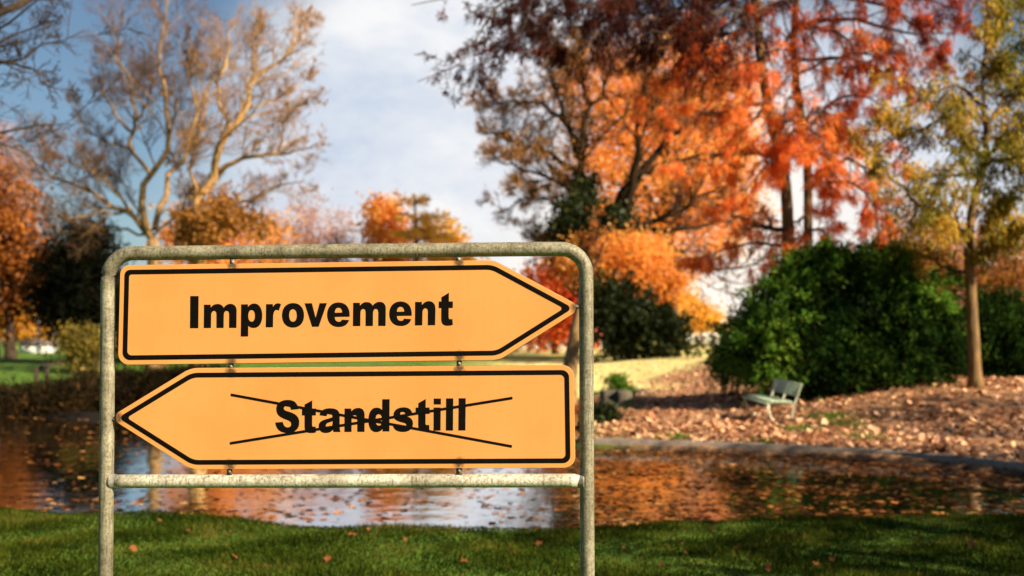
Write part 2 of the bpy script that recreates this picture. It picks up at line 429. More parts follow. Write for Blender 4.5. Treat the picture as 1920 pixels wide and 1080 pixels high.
def sign_face_mat():
    m, nt = mat_new('orange_sheeting')
    n1 = noise(nt, 2.5, 4, .6); n2 = noise(nt, 70, 3, .6)
    r = ramp(nt, [(.3, (.545, .221, .056)), (.7, (.585, .260, .074))], n1.outputs['Fac'])
    r2 = ramp(nt, [(.20, (.35, .25, .18)), (.265, (1, 1, 1))], n2.outputs['Fac'])
    mx = nd(nt, 'ShaderNodeMix'); mx.data_type = 'RGBA'; mx.blend_type = 'MULTIPLY'; mx.inputs[0].default_value = .7
    nt.links.new(r.outputs[0], mx.inputs[6]); nt.links.new(r2.outputs[0], mx.inputs[7])
    tc = nd(nt, 'ShaderNodeTexCoord'); acc = None
    root_loc = uv3(0, float(base_z(O0[0], O0[1])))
    n5 = noise(nt, 90, 5, .7)
    for q in ((436, 497), (860, 492), (433, 679), (861, 668), (433, 697), (861, 694), (430.5, 872), (861, 868), (1080, 577), (222, 784)):
        p = sp3(q[0], q[1], .018) - root_loc
        v = nd(nt, 'ShaderNodeVectorMath'); v.operation = 'DISTANCE'; v.inputs[1].default_value = p; nt.links.new(tc.outputs['Object'], v.inputs[0])
        m1 = nd(nt, 'ShaderNodeMapRange'); m1.inputs['From Min'].default_value = .032; m1.inputs['From Max'].default_value = .004; nt.links.new(v.outputs['Value'], m1.inputs[0])
        if acc is None: acc = m1.outputs[0]
        else:
            a = nd(nt, 'ShaderNodeMath'); a.operation = 'MAXIMUM'; nt.links.new(acc, a.inputs[0]); nt.links.new(m1.outputs[0], a.inputs[1]); acc = a.outputs[0]
    ml = nd(nt, 'ShaderNodeMath'); ml.operation = 'MULTIPLY'; nt.links.new(acc, ml.inputs[0]); nt.links.new(n5.outputs['Fac'], ml.inputs[1])
    st = nd(nt, 'ShaderNodeMapRange'); st.inputs['From Min'].default_value = .14; st.inputs['From Max'].default_value = .42; nt.links.new(ml.outputs[0], st.inputs[0])
    m3 = nd(nt, 'ShaderNodeMix'); m3.data_type = 'RGBA'; m3.inputs[7].default_value = (.10, .055, .025, 1)
    nt.links.new(st.outputs[0], m3.inputs[0]); nt.links.new(mx.outputs[2], m3.inputs[6])
    mp = nd(nt, 'ShaderNodeMapping'); mp.inputs['Scale'].default_value = (60, 60, 2.5); nt.links.new(tc.outputs['Object'], mp.inputs[0])
    n6 = noise(nt, 1, 4, .6, mp.outputs[0]); r6 = ramp(nt, [(.36, (.90, .86, .80)), (.52, (1, 1, 1))], n6.outputs['Fac'])
    m4 = nd(nt, 'ShaderNodeMix'); m4.data_type = 'RGBA'; m4.blend_type = 'MULTIPLY'; m4.inputs[0].default_value = .16
    nt.links.new(m3.outputs[2], m4.inputs[6]); nt.links.new(r6.outputs[0], m4.inputs[7])
    b = nd(nt, 'ShaderNodeBsdfPrincipled'); b.inputs['Specular IOR Level'].default_value = .3
    rr = nd(nt, 'ShaderNodeMapRange'); rr.inputs['To Min'].default_value = .38; rr.inputs['To Max'].default_value = .62; nt.links.new(n1.outputs['Fac'], rr.inputs[0]); nt.links.new(rr.outputs[0], b.inputs['Roughness'])
    nt.links.new(m4.outputs[2], b.inputs['Base Color'])
    o = nd(nt, 'ShaderNodeOutputMaterial'); nt.links.new(b.outputs[0], o.inputs[0])
    return m
M['sheet'] = sign_face_mat()
M['black'] = surf('black_film', [(.3, (.0018, .0012, .0008)), (.7, (.0035, .0025, .0018))], 40, .75, 0, spec=.06)
M['rust'] = surf('rusty_steel', [(.3, (.03, .022, .015)), (.5, (.12, .08, .05)), (.7, (.28, .24, .18))], 60, .75, .4, .002, metal=.2)
M['steel'] = surf('grey_steel', [(.3, (.10, .09, .07)), (.7, (.30, .28, .24))], 50, .6, .3, .002, metal=.3)

def flat(name, contours, off, thick, mat, parent, bev=0.0):
    """filled outline(s) on the plane of the sign, thick metres deep with its front at off"""
    cu = bpy.data.curves.new(name, 'CURVE'); cu.dimensions = '2D'; cu.fill_mode = 'BOTH'
    cu.extrude = thick / 2 - bev; cu.bevel_depth = bev; cu.bevel_resolution = 2
    for c in contours:
        s = cu.splines.new('POLY'); s.points.add(len(c) - 1); s.use_cyclic_u = True
        for p, q in zip(s.points, c): p.co = (q[0], q[1], 0, 1)
    ob = bpy.data.objects.new(name, cu); COL.objects.link(ob)
    dg = bpy.context.evaluated_depsgraph_get(); dg.update()
    me = bpy.data.meshes.new_from_object(ob.evaluated_get(dg))
    bpy.data.objects.remove(ob); bpy.data.curves.remove(cu)
    n = len(me.vertices); co = np.empty(n * 3, np.float32); me.vertices.foreach_get('co', co); co = co.reshape(-1, 3).astype(float)
    w = O0 + co[:, :1] * U + NS * (off - thick / 2 + co[:, 2:3]) + co[:, 1:2] * np.array((0, 0, 1.0))
    w = w - np.array(parent_origin(parent))
    me.vertices.foreach_set('co', w.astype(np.float32).ravel())
    me.name = name; me.materials.clear(); me.materials.append(mat); me.update()
    # the plane map mirrors nothing (U x Z points to the viewer): normals stay outward
    o = bpy.data.objects.new(name, me); COL.objects.link(o); o.parent = parent
    return o

def inset(poly, d):
    p = np.asarray(poly, float); n = len(p)
    area = 0.5 * sum(p[i][0] * p[(i+1) % n][1] - p[(i+1) % n][0] * p[i][1] for i in range(n))
    sgn = 1 if area > 0 else -1
    out = []
    for i in range(n):
        a, b, c = p[i-1], p[i], p[(i+1) % n]
        e1 = (b - a) / np.linalg.norm(b - a); e2 = (c - b) / np.linalg.norm(c - b)
        n1 = sgn * np.array((-e1[1], e1[0])); n2 = sgn * np.array((-e2[1], e2[0]))
        m = n1 + n2; m = m / (m @ m) * 2
        out.append(b + m * d)
    return np.array(out)
def rounded(poly, radii, seg=10):
    p = np.asarray(poly, float); n = len(p); out = []
    for i in range(n):
        a, b, c = p[i-1], p[i], p[(i+1) % n]
        e1 = (a - b) / np.linalg.norm(a - b); e2 = (c - b) / np.linalg.norm(c - b)
        th = math.acos(np.clip(e1 @ e2, -1, 1)); r = radii[i]
        t = r / math.tan(th / 2)
        bis = (e1 + e2) / np.linalg.norm(e1 + e2); cen = b + bis * (r / math.sin(th / 2))
        s, e = b + e1 * t - cen, b + e2 * t - cen
        a0 = math.atan2(s[1], s[0]); da = (math.atan2(e[1], e[0]) - a0 + math.pi) % (2 * math.pi) - math.pi
        for k in range(seg + 1):
            q = a0 + da * k / seg; out.append(cen + r * np.array((math.cos(q), math.sin(q))))
    return out

def svg(path, fx):
    """M/L/C/Z path in crop coordinates -> list of contours in photo pixels via fx"""
    tok = path.replace('Z', ' Z ').split(); cs = []; cur = []; i = 0; cmd = None
    toks = []
    for t in tok:
        if t[0] in 'MLC' and len(t) > 1: toks += [t[0], t[1:]]
        else: toks.append(t)
    def num(k): return float(toks[k])
    while i < len(toks):
        if toks[i] in 'MLCZ': cmd = toks[i]; i += 1
        if cmd == 'Z':
            cs.append(cur); cur = []; cmd = None; continue
        if cmd in 'ML':
            cur.append((num(i), num(i+1))); i += 2; cmd = 'L'
        elif cmd == 'C':
            p0 = np.array(cur[-1]); p1, p2, p3 = [np.array((num(i+2*k), num(i+2*k+1))) for k in range(3)]; i += 6
            for t in np.linspace(0, 1, 11)[1:]:
                q = (1-t)**3*p0 + 3*(1-t)**2*t*p1 + 3*(1-t)*t*t*p2 + t**3*p3; cur.append((q[0], q[1]))
    out = []
    for c in cs:
        if len(c) > 2 and np.hypot(c[0][0]-c[-1][0], c[0][1]-c[-1][1]) < 1e-6: c = c[:-1]
        out.append([fx(*q) for q in c])
    return out

E1 = "M246 263 C340 263 396 325 396 432 L395 454 L198 457 C200 500 218 521 250 521 C272 521 285 513 292 492 L388 498 C372 558 325 591 248 591 C150 591 96 525 96 428 C96 328 155 263 246 263 Z M198 400 L297 398 C294 356 278 334 248 334 C218 334 201 358 198 400 Z"
G1 = ("M120 178 L231 178 L227 607 L116 607 Z "
 "M303 293 L392 293 L392 333 C415 300 445 284 482 284 C520 284 548 300 565 333 C592 298 622 282 655 282 C705 282 738 318 738 375 L735 603 L637 603 L638 430 C638 396 628 377 605 377 C580 377 567 400 567 440 L564 604 L469 604 L469 430 C469 396 460 377 438 377 C412 377 399 400 399 440 L396 605 L300 605 Z "
 "M798 289 L889 288 L889 325 C910 292 942 276 975 277 C1040 280 1080 345 1080 440 C1080 545 1032 604 968 604 C935 604 913 594 893 574 L892 717 L793 718 Z M938 366 C910 366 893 395 893 442 C893 492 910 519 938 519 C965 519 982 492 982 442 C982 395 966 366 938 366 Z "
 "M1131 286 L1221 285 L1221 327 C1238 290 1260 274 1290 274 C1305 274 1318 279 1330 289 L1300 373 C1290 367 1280 364 1270 364 C1240 366 1226 400 1225 460 L1223 594 L1126 595 Z "
 "M1490 271 C1580 271 1637 335 1637 435 C1637 535 1580 599 1490 599 C1400 599 1343 535 1343 435 C1343 335 1400 271 1490 271 Z M1489 354 C1459 354 1438 384 1438 437 C1438 490 1459 520 1489 520 C1519 520 1540 490 1540 437 C1540 384 1519 354 1489 354 Z "
 "M1644 275 L1742 274 L1791 470 L1845 273 L1942 272 L1832 587 L1744 588 Z")
G2 = ("M443 268 L533 268 L533 308 C556 275 585 258 622 258 C660 258 685 272 702 306 C732 270 762 255 795 255 C848 255 878 290 878 350 L875 577 L777 577 L778 405 C778 370 768 350 746 350 C722 350 708 374 708 412 L706 578 L608 578 L609 405 C609 371 600 351 578 351 C553 351 540 374 540 414 L538 579 L439 579 Z "
 "M1269 257 L1358 256 L1360 300 C1383 264 1415 246 1450 246 C1508 246 1540 285 1540 350 L1536 567 L1438 568 L1439 398 C1439 361 1432 341 1410 341 C1382 341 1367 365 1367 408 L1364 569 L1266 570 Z "
 "M1720 133 L1719 250 L1773 250 L1771 337 L1717 338 L1716 455 C1716 478 1722 486 1738 486 C1748 486 1758 484 1766 481 L1772 563 C1750 571 1728 574 1702 574 C1640 574 1617 545 1617 480 L1618 339 L1583 339 L1584 251 L1619 251 L1620 193 Z")
G3 = ("M378 190 C490 190 550 230 573 357 L440 370 C430 320 412 298 370 298 C335 298 310 315 310 343 C310 368 330 382 385 397 C525 435 588 490 588 600 C588 715 505 786 383 786 C245 786 172 725 155 597 L292 585 C302 650 330 683 378 683 C418 683 442 660 442 626 C442 590 420 570 350 545 C230 503 174 455 174 350 C174 255 250 190 378 190 Z "
 "M820 198 L820 345 L888 345 L887 470 L820 470 L820 635 C820 662 828 672 848 672 C860 672 872 669 882 665 L886 775 C860 783 830 787 795 787 C715 787 683 755 683 665 L683 470 L636 470 L637 345 L684 345 L684 272 Z "
 "M1140 340 C1265 340 1315 385 1315 480 L1315 660 C1315 710 1320 740 1333 768 L1205 768 C1200 755 1197 742 1195 728 C1160 768 1115 786 1062 786 C985 786 937 735 937 665 C937 590 985 560 1075 535 C1140 517 1170 508 1185 498 C1185 455 1170 432 1135 432 C1105 432 1085 448 1078 483 L952 468 C968 380 1030 340 1140 340 Z M1188 572 C1165 585 1140 592 1115 600 C1082 612 1066 630 1066 655 C1066 680 1080 693 1104 693 C1150 693 1187 660 1188 610 Z "
 "M1404 345 L1524 345 L1525 400 C1552 355 1600 333 1650 334 C1728 336 1764 380 1764 475 L1762 765 L1632 765 L1632 540 C1632 490 1622 465 1588 465 C1550 465 1530 495 1530 550 L1528 766 L1400 767 Z")
G4 = ("M258 178 L390 177 L386 757 L264 757 L262 712 C235 752 195 770 145 770 C60 770 8 690 8 555 C8 410 70 328 150 328 C195 328 230 342 255 375 Z M195 448 C158 448 137 485 137 548 C137 615 158 652 195 652 C233 652 255 615 255 548 C255 485 233 448 195 448 Z "
 "M640 323 C730 323 780 360 797 430 L675 445 C668 418 650 407 622 407 C595 407 580 418 580 435 C580 455 600 465 655 475 C765 495 810 535 810 615 C810 710 740 767 635 767 C520 767 465 725 447 645 L575 628 C583 662 602 677 636 677 C668 677 690 664 690 641 C690 618 668 608 610 595 C505 570 460 535 460 465 C460 375 535 323 640 323 Z "
 "M1040 172 L1039 327 L1110 327 L1110 442 L1037 442 L1036 605 C1036 632 1045 642 1064 642 C1076 642 1090 639 1102 635 L1106 747 C1080 757 1050 761 1015 761 C935 761 905 728 905 640 L905 442 L858 442 L859 328 L906 328 L907 248 Z "
 "M1184 165 L1314 165 L1313 272 L1183 272 Z M1183 327 L1310 327 L1307 742 L1180 742 Z M1407 162 L1536 162 L1531 742 L1402 742 Z M1633 160 L1760 160 L1754 740 L1627 740 Z")

def build_sign():
    root = thing('direction_sign', 'tubular steel stand carrying two orange arrow signs, one reading Improvement, the other Standstill crossed out', 'sign', uv3(0, float(base_z(O0[0], O0[1]))))
    # bent pipe hoop
    R = 13.4 / F * SD
    gz = 1512 + 160
    pts = [(193, gz), (196, 1300), (198, 1080), (200.5, 800), (202.5, 540)]
    def arc(cx, cy, r, a0, a1, k=10):
        return [(cx + r * math.cos(rad(a)), cy - r * math.sin(rad(a))) for a in np.linspace(a0, a1, k)]
    pts += [(202.6, 530)] + arc(249, 521, 46, 180, 92) + [(300, 474.5), (650, 470.5), (1010, 467)] + arc(1052, 514, 47, 90, 3) + [(1099, 530), (1100, 800), (1101.5, 1080), (1103, 1300), (1105, gz)]
    L = np.array([sp3(*p) for p in pts])
    mb = MB(); tubes(mb, L, np.full(len(L), R), 28, cap=True)
    mb.build('pipe_hoop', M['pipe'], root, smooth=True)
    # lower rail, flattened where it meets the posts
    a, b = sp3(212, 902.5, .0), sp3(1089, 901, .0)
    L = smooth_line(np.array((a, b)), 40); r = np.full(40, 12.9 / F * SD)
    mb = MB(); tubes(mb, L, r, 28, cap=True)
    rl = mb.build('cross_rail', M['rail'], root, smooth=True)
    for px, s in ((207, 1), (1095, -1)):      # weld beads
        mb = MB(); p = [sp3(px + s * k * 1.5, 902, 0) for k in (0, 1, 2, 5, 8)]
        tubes(mb, np.array(p), np.array((14.6, 15.6, 15.2, 13.8, 12.7)) / F * SD, 24)
        mb.build('weld', M['steel'], rl, smooth=True)
    # two panels
    pf = .018
    up = [(226, 498), (926, 488.5), (1091, 577), (936, 674.5), (221.5, 683.5)]
    lo = [(357, 691), (1075, 685.5), (1078, 876.5), (358, 879.5), (206, 783)]
    px = SD / F
    for name, poly, rr, glyphs, strike in (
        ('arrow_panel', up, (17, 50, 13, 50, 20), 'a', False),
        ('arrow_panel', lo, (50, 20, 20, 50, 13), 'b', True)):
        P = np.array([uv(*q, pf) for q in poly])
        bd = rounded(P, [k * px for k in rr])
        pn = flat(name, [bd], pf, .007, M['sheet'], root, bev=.0012)
        i1, i2 = inset(P, 8.0 * px), inset(P, 17.0 * px)
        o1 = rounded(i1, [max(k - 6, 7) * px for k in rr]); o2 = rounded(i2, [max(k - 12, 4) * px for k in rr])
        flat('border_line', [o1, o2], pf + .0005, .0004, M['black'], pn)
        # dark folded rim behind the sheet
        rim = rounded(inset(P, -.6 * px), [(k + .6) * px for k in rr]); rin = rounded(inset(P, 6 * px), [max(k - 5, 5) * px for k in rr])
        flat('rim', [rim, rin], pf - .0072, .012, M['rust'], pn, bev=.001)
        if glyphs == 'a':
            cs = svg(G1, lambda x, y: uv(340 + x / 7.111, 530 + y / 7.111, pf)) + \
                 svg(E1, lambda x, y: uv(600 + x / 7.111, 530 + y / 7.111, pf)) + \
                 svg(E1, lambda x, y: uv(600 + (x + 828) / 7.111, 530 + (y - 13) / 7.111, pf)) + \
                 svg(G2, lambda x, y: uv(600 + x / 7.111, 530 + y / 7.111, pf))
        else:
            cs = svg(G3, lambda x, y: uv(500 + x / 9.6, 730 + y / 9.6, pf)) + svg(G4, lambda x, y: uv(690 + x / 9.6, 730 + y / 9.6, pf))
        flat('lettering', cs, pf + .0005, .0004, M['black'], pn)
        if strike:
            for k, ((ax, ay), (bx, by)) in enumerate((((433, 740), (960, 837)), ((432, 831), (961, 746)))):
                d = np.array((bx - ax, by - ay), float); d /= np.linalg.norm(d); q = np.array((-d[1], d[0])) * 2.4
                c = [uv(*(np.array(e) + s * q), pf) for e, s in (((ax, ay), 1), ((bx, by), 1), ((bx, by), -1), ((ax, ay), -1))]
                flat('strike_line', [c], pf + .0011 + .0006 * k, .0004, M['black'], pn)
    # fixing tabs
    for x, y0, y1, w in ((436, 484, 499, 4.6), (860, 478, 494, 5.2), (433, 679, 695, 4.4), (861, 671, 692, 4.8), (430.5, 876, 893, 4.6), (861, 873, 893, 5.6)):
        c = (sp3(x, y0, .006) + sp3(x, y1, .006)) / 2
        mb = MB(); ax = np.array((U, NS, (0, 0, 1)))
        hh = (y1 - y0) / 2 * px
        box(mb, c, (w * px, .004, hh), ax)
        t = mb.build('mounting_tab', M['rust'], root)
        mb = MB(); bc = sp3(x, (y0 + y1) / 2, .0102)
        a = np.arange(6) / 6 * 2 * np.pi
        ring = [bc + (U * math.cos(k) + np.array((0, 0, math.sin(k)))) * .0055 for k in a]
        v = np.array(ring + [q + NS * .004 for q in ring])
        i = np.arange(6); j = (i + 1) % 6
        mb.add(v, np.stack((i, j, j + 6, i + 6), 1), (i + 6)[None], i[None, ::-1])
        mb.build('bolt', M['steel'], t)
    for (xa, ya), (xb, yb) in (((1074, 574.5), (1090, 575)), ((226, 787), (208, 787))):
        mb = MB(); tubes(mb, np.array([sp3(xa, ya, .006), sp3(xb, yb, .004)]), np.array((.0075, .0075)), 12, cap=True)
        mb.build('mounting_stub', M['rust'], root)
    # dark clips peeping over the border at the fixings
    return root
build_sign()

# ------------------------------------------------------------------ trees
def limb_lines(limbs, Y, rng, n=14, wob=.012):
    P = []; R = []
    for pts, r0, r1 in limbs:
        w = np.array([W(p[0], p[1], Y + (p[2] if len(p) > 2 else 0)) for p in pts])
        L = smooth_line(w, n)
        tot = np.linalg.norm(L[-1] - L[0])
        d = rng.normal(size=(n, 3)) * tot * wob; d[0] = 0
        P.append(L + d); R.append(np.linspace(r0, r1, n))
    return np.array(P), np.array(R)

def depth_walk(pts, rng, spread):
    """give a pixel poly line a wandering depth so that the crown has volume"""
    z = rng.uniform(-1, 1) * spread
    n = len(pts)
    return [(p[0], p[1], (p[2] if len(p) > 2 else z * i / max(n - 1, 1))) for i, p in enumerate(pts)]

def branch_out(P, R, levels, rng):
    """levels: list of spawn keyword dicts; returns list of (P,R)"""
    out = []; cp, cr = P, R
    for kw in levels:
        kw = dict(kw); cp, cr = spawn(cp, cr, kw.pop('count'), kw.pop('length'), rng, **kw)
        out.append((cp, cr))
    return out

def put(mb, lv, sides):
    for (p, r), s in zip(lv, sides): tubes(mb, p, r, s)

UP = (0, 0, .25)
def bare_tree(name, label, cat, trunk, limbs, Y, bark, twig, seed, spread=3.5, group=None, twigr=.012, counts=(9, 8, 6), trunk_r=(.5, .35), leaves=None, thin=1.0, leaf_keep=None):
    rng = np.random.default_rng(seed)
    b = W(*trunk[0], Y); b = np.array((b[0], Y, float(base_z(b[0], Y)) - .1))
    root = thing(name, label, cat, b, group)
    tl = [b] + [W(p[0], p[1], Y) for p in trunk[1:]]
    mb = MB(); T = smooth_line(np.array(tl), 12); r = np.linspace(trunk_r[0], trunk_r[1], 12); r[0] *= 1.35; r[1] *= 1.1
    tubes(mb, T, r, 14, cap=True); mb.build('trunk', bark, root, smooth=True)
    P, R = limb_lines([(depth_walk(p, rng, spread), a * thin, c * thin * .6) for p, a, c in limbs], Y, rng)
    mb = MB(); tubes(mb, P, R, 8)
    lv = branch_out(P, R, [dict(count=counts[0], length=(.18, .5), angle=(25, 65), trop=(0, 0, .16), wig=.11, n=6, rfac=.36, rmin=twigr * 1.5, tmin=.25),
                           dict(count=counts[1], length=(.3, .65), angle=(25, 65), trop=(0, 0, .10), wig=.13, n=5, rfac=.55, rmin=twigr * 1.1),
                           dict(count=counts[2], length=(.35, .75), angle=(20, 60), trop=(0, 0, .08), wig=.13, n=4, rfac=.7, rmin=twigr)], rng)
    tubes(mb, lv[0][0], lv[0][1], 5)
    mb.build('limbs', bark, root, smooth=True)
    mb = MB(); tubes(mb, lv[1][0], lv[1][1], 4); tubes(mb, lv[2][0], lv[2][1], 3)
    mb.build('twigs', twig, root)
    if leaves:
        m, k, L, wd = leaves
        c, t = along(lv[2][0], k, rng, .4)
        c = c + rng.normal(size=c.shape) * .12
        if leaf_keep is not None:
            kk = rng.random(len(c)) < leaf_keep(c); c, t = c[kk], t[kk]
        mb = MB(); leaf_cards(mb, c, t + rng.normal(size=c.shape) * .8 + (0, 0, -.4), rng.uniform(.6, 1.2, len(c)) * L, wd, rng)
        mb.build('leaves', m, root)
    return root, b

def blob_points(blobs, n, rng, shell=.55):
    """points spread through ellipsoids [(centre, radii)], weighted by size, in clumps"""
    vol = np.array([r[0] * r[1] * r[2] for _, r in blobs]) ** .75
    k = rng.choice(len(blobs), n, p=vol / vol.sum())
    C = np.array([b[0] for b in blobs])[k]; Rr = np.array([b[1] for b in blobs])[k]
    d = nrm(rng.normal(size=(n, 3))); q = (shell + (1.1 - shell) * rng.random(n) ** .7)[:, None]
    return C + d * Rr * q, d

def crown(mb, blobs, clumps, per, sig, L, wd, rng, shell=.5, hang=0.0, outward=.5):
    c, d = blob_points(blobs, clumps, rng, shell)
    s = sig * rng.uniform(.5, 1.5, clumps)
    p = np.repeat(c, per, 0) + rng.normal(size=(clumps * per, 3)) * np.repeat(s, per)[:, None] * np.array((1, 1, .75))
    ax = rng.normal(size=p.shape) + np.repeat(d, per, 0) * outward + np.array((0, 0, -hang))
    leaf_cards(mb, p, ax, rng.uniform(.6, 1.35, len(p)) * L, rng.uniform(.6, 1.3, len(p)) * wd, rng)

def fronds(mb, blobs, nf, per, Lf, L, wd, rng, shell=.55, droop=.35, spread=.09):
    """foliage in separate sprays: each spray is a drooping axis set with leaves on both sides"""
    c, d = blob_points(blobs, nf, rng, shell)
    a = nrm(d + rng.normal(size=(nf, 3)) * .55 + (0, 0, .15)); ln = Lf * rng.uniform(.5, 1.5, nf)
    t = rng.random((nf, per)); r = np.repeat(np.arange(nf), per); t = t.ravel()
    p = c[r] + a[r] * (ln[r] * t)[:, None] - np.array((0, 0, 1.)) * (ln[r] * droop * t * t)[:, None]
    p = p + rng.normal(size=p.shape) * (spread * (1.2 - .8 * t))[:, None]
    ax = a[r] * .8 + rng.normal(size=p.shape) * .7 - np.array((0, 0, 1.)) * (droop * t)[:, None]
    leaf_cards(mb, p, ax, rng.uniform(.6, 1.35, len(p)) * L, rng.uniform(.6, 1.3, len(p)) * wd, rng)

def pxblob(px, py, rx, ry, Y, dy=0, ryd=None):
    """ellipsoid from photo pixels at depth Y"""
    s = Y / F
    return (W(px, py, Y) + np.array((0, dy, 0)), np.array((rx * s, (ryd if ryd else (rx + ry) / 2 * s), ry * s)))

def leafy_tree(name, label, cat, trunk_px, Y, blobs, leafm, bark, seed, n=(700, 40), sig=.9, L=.5, wd=.3, trunk_r=.3, shell=.45, hang=0.0, group=None, nb=9, branches=True):
    """trunk_px: (x, y_top) of the trunk in the photo; blobs in photo pixels (px,py,rx,ry[,dy])"""
    rng = np.random.default_rng(seed)
    x = (trunk_px[0] - 960) / F * Y
    b = np.array((x, Y, float(base_z(x, Y)) - .1))
    root = thing(name, label, cat, b, group)
    B = [pxblob(q[0], q[1], q[2], q[3], Y, q[4] if len(q) > 4 else 0) for q in blobs]
    top = W(trunk_px[0], trunk_px[1], Y)
    mb = MB(); T = smooth_line(np.array((b, (b + top) / 2 + (rng.normal() * .2, 0, 0), top)), 10)
    tubes(mb, T, np.linspace(trunk_r, trunk_r * .5, 10) * np.array([1.3] + [1] * 9), 10)
    if branches:
        P = []
        for k in range(nb):
            c, r = B[rng.integers(len(B))]
            e = c + r * nrm(rng.normal(size=3)) * .8; s0 = T[rng.integers(4, 9)]
            P.append(smooth_line(np.array((s0, (s0 + e) / 2 + (0, 0, .08 * np.linalg.norm(e - s0)), e)), 8))
        P = np.array(P); R = np.tile(np.linspace(trunk_r * .45, trunk_r * .1, 8), (nb, 1))
        tubes(mb, P, R, 5)
        q, r = spawn(P, R, 7, (.25, .5), rng, n=5, rmin=trunk_r * .05); tubes(mb, q, r, 3)
    mb.build('trunk', bark, root, smooth=True)
    mb = MB()
    if name == 'conifer_tree': fronds(mb, B, n[0] * 2, n[1] // 2, 1.6, L, wd, rng, .2, .2, .16)
    crown(mb, B, n[0], n[1], sig, L, wd, rng, shell, hang)
    mb.build('crown', leafm, root)
    return root

# --- left: two bare trees
bare_tree('bare_tree', 'tall leafless tree with grey twisting limbs behind the left end of the sign', 'tree',
  [(292, 690), (290, 560), (286, 450)],
  [([(286, 450), (267, 400), (267, 355), (284, 329), (311, 311), (318, 267), (307, 222), (307, 133), (311, 44), (307, -40)], .30, .05),
   ([(284, 329), (244, 280), (247, 240), (249, 169), (222, 89), (227, 5)], .18, .04),
   ([(249, 249), (209, 204), (193, 147), (191, 70)], .13, .03),
   ([(249, 249), (284, 164), (300, 120)], .11, .03),
   ([(286, 450), (249, 404), (178, 364), (115, 338), (53, 300), (10, 270)], .24, .04),
   ([(290, 430), (302, 400), (320, 338), (356, 289), (364, 249), (369, 200), (400, 151), (444, 107), (427, 30)], .24, .04),
   ([(262, 415), (215, 360), (165, 310), (140, 280)], .14, .03),
   ([(249, 404), (190, 400), (120, 410), (70, 390)], .12, .03),
   ([(311, 311), (350, 270), (390, 240)], .10, .03),
   ([(244, 280), (200, 265), (160, 240), (135, 190)], .10, .03),
   ([(369, 200), (350, 130), (355, 60)], .10, .03),
   ([(270, 440), (210, 425), (140, 440), (80, 430)], .11, .03),
   ([(278, 440), (235, 350), (215, 290), (180, 250)], .10, .03),
   ([(290, 440), (330, 400), (350, 350), (330, 300)], .10, .03),
   ([(249, 404), (200, 340), (120, 300), (60, 290)], .10, .03),
   ([(302, 400), (350, 380), (400, 330)], .09, .03)],
  60, M['bark_grey'], M['twig_mid'], 11, spread=4, trunk_r=(.5, .3), twigr=.0095, counts=(18, 11, 7), thin=.72)
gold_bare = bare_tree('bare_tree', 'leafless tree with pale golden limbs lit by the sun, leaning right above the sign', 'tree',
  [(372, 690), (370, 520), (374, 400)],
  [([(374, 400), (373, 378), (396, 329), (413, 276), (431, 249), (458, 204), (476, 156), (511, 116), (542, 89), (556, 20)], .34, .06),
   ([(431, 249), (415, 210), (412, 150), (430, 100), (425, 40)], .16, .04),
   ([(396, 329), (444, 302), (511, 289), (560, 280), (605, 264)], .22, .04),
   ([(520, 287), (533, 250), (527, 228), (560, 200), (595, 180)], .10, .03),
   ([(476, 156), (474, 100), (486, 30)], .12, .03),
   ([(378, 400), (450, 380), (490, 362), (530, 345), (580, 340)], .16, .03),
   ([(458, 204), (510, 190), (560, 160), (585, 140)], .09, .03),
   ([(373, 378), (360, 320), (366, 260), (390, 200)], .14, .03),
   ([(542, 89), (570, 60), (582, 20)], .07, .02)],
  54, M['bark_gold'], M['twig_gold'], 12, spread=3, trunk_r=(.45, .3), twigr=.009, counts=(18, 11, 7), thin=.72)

rng = np.random.default_rng(23); mb = MB()
crown(mb, [pxblob(*q, 54, d) for *q, d in ((366, 450, 24, 50, 0), (405, 430, 44, 34, -1), (440, 405, 40, 26, -.5), (350, 420, 24, 40, .5), (420, 380, 26, 24, -.5), (480, 420, 26, 24, 0))], 200, 26, .34, .26, .12, rng, .3)
mb.build('ivy', M['browngold'], gold_bare[0])

# off-frame tree at the far left, its limbs reach in
bare_tree('bare_tree', 'dark bare branches reaching in over the top left corner', 'tree',
  [(-420, 720), (-400, 300), (-330, 80)],
  [([(-330, 120), (-150, 75), (0, 30), (90, -25)], .16, .09),
   ([(-360, 220), (-120, 160), (0, 116), (60, 92), (165, 68)], .07, .015),
   ([(-370, 320), (-120, 262), (0, 243), (90, 232), (145, 236)], .07, .015),
   ([(-30, 118), (30, 120), (80, 150), (115, 185)], .035, .01),
   ([(-360, 180), (-100, 110), (-10, 60), (60, 10), (110, -30)], .06, .015),
   ([(-370, 330), (-100, 290), (-10, 265), (60, 300), (120, 350)], .05, .012),
   ([(-150, 75), (-40, 90), (40, 60), (120, 30)], .05, .012)],
  20, M['bark_dark'], M['bark_dark'], 13, spread=1.6, trunk_r=(.35, .25), twigr=.007, counts=(10, 7, 5))

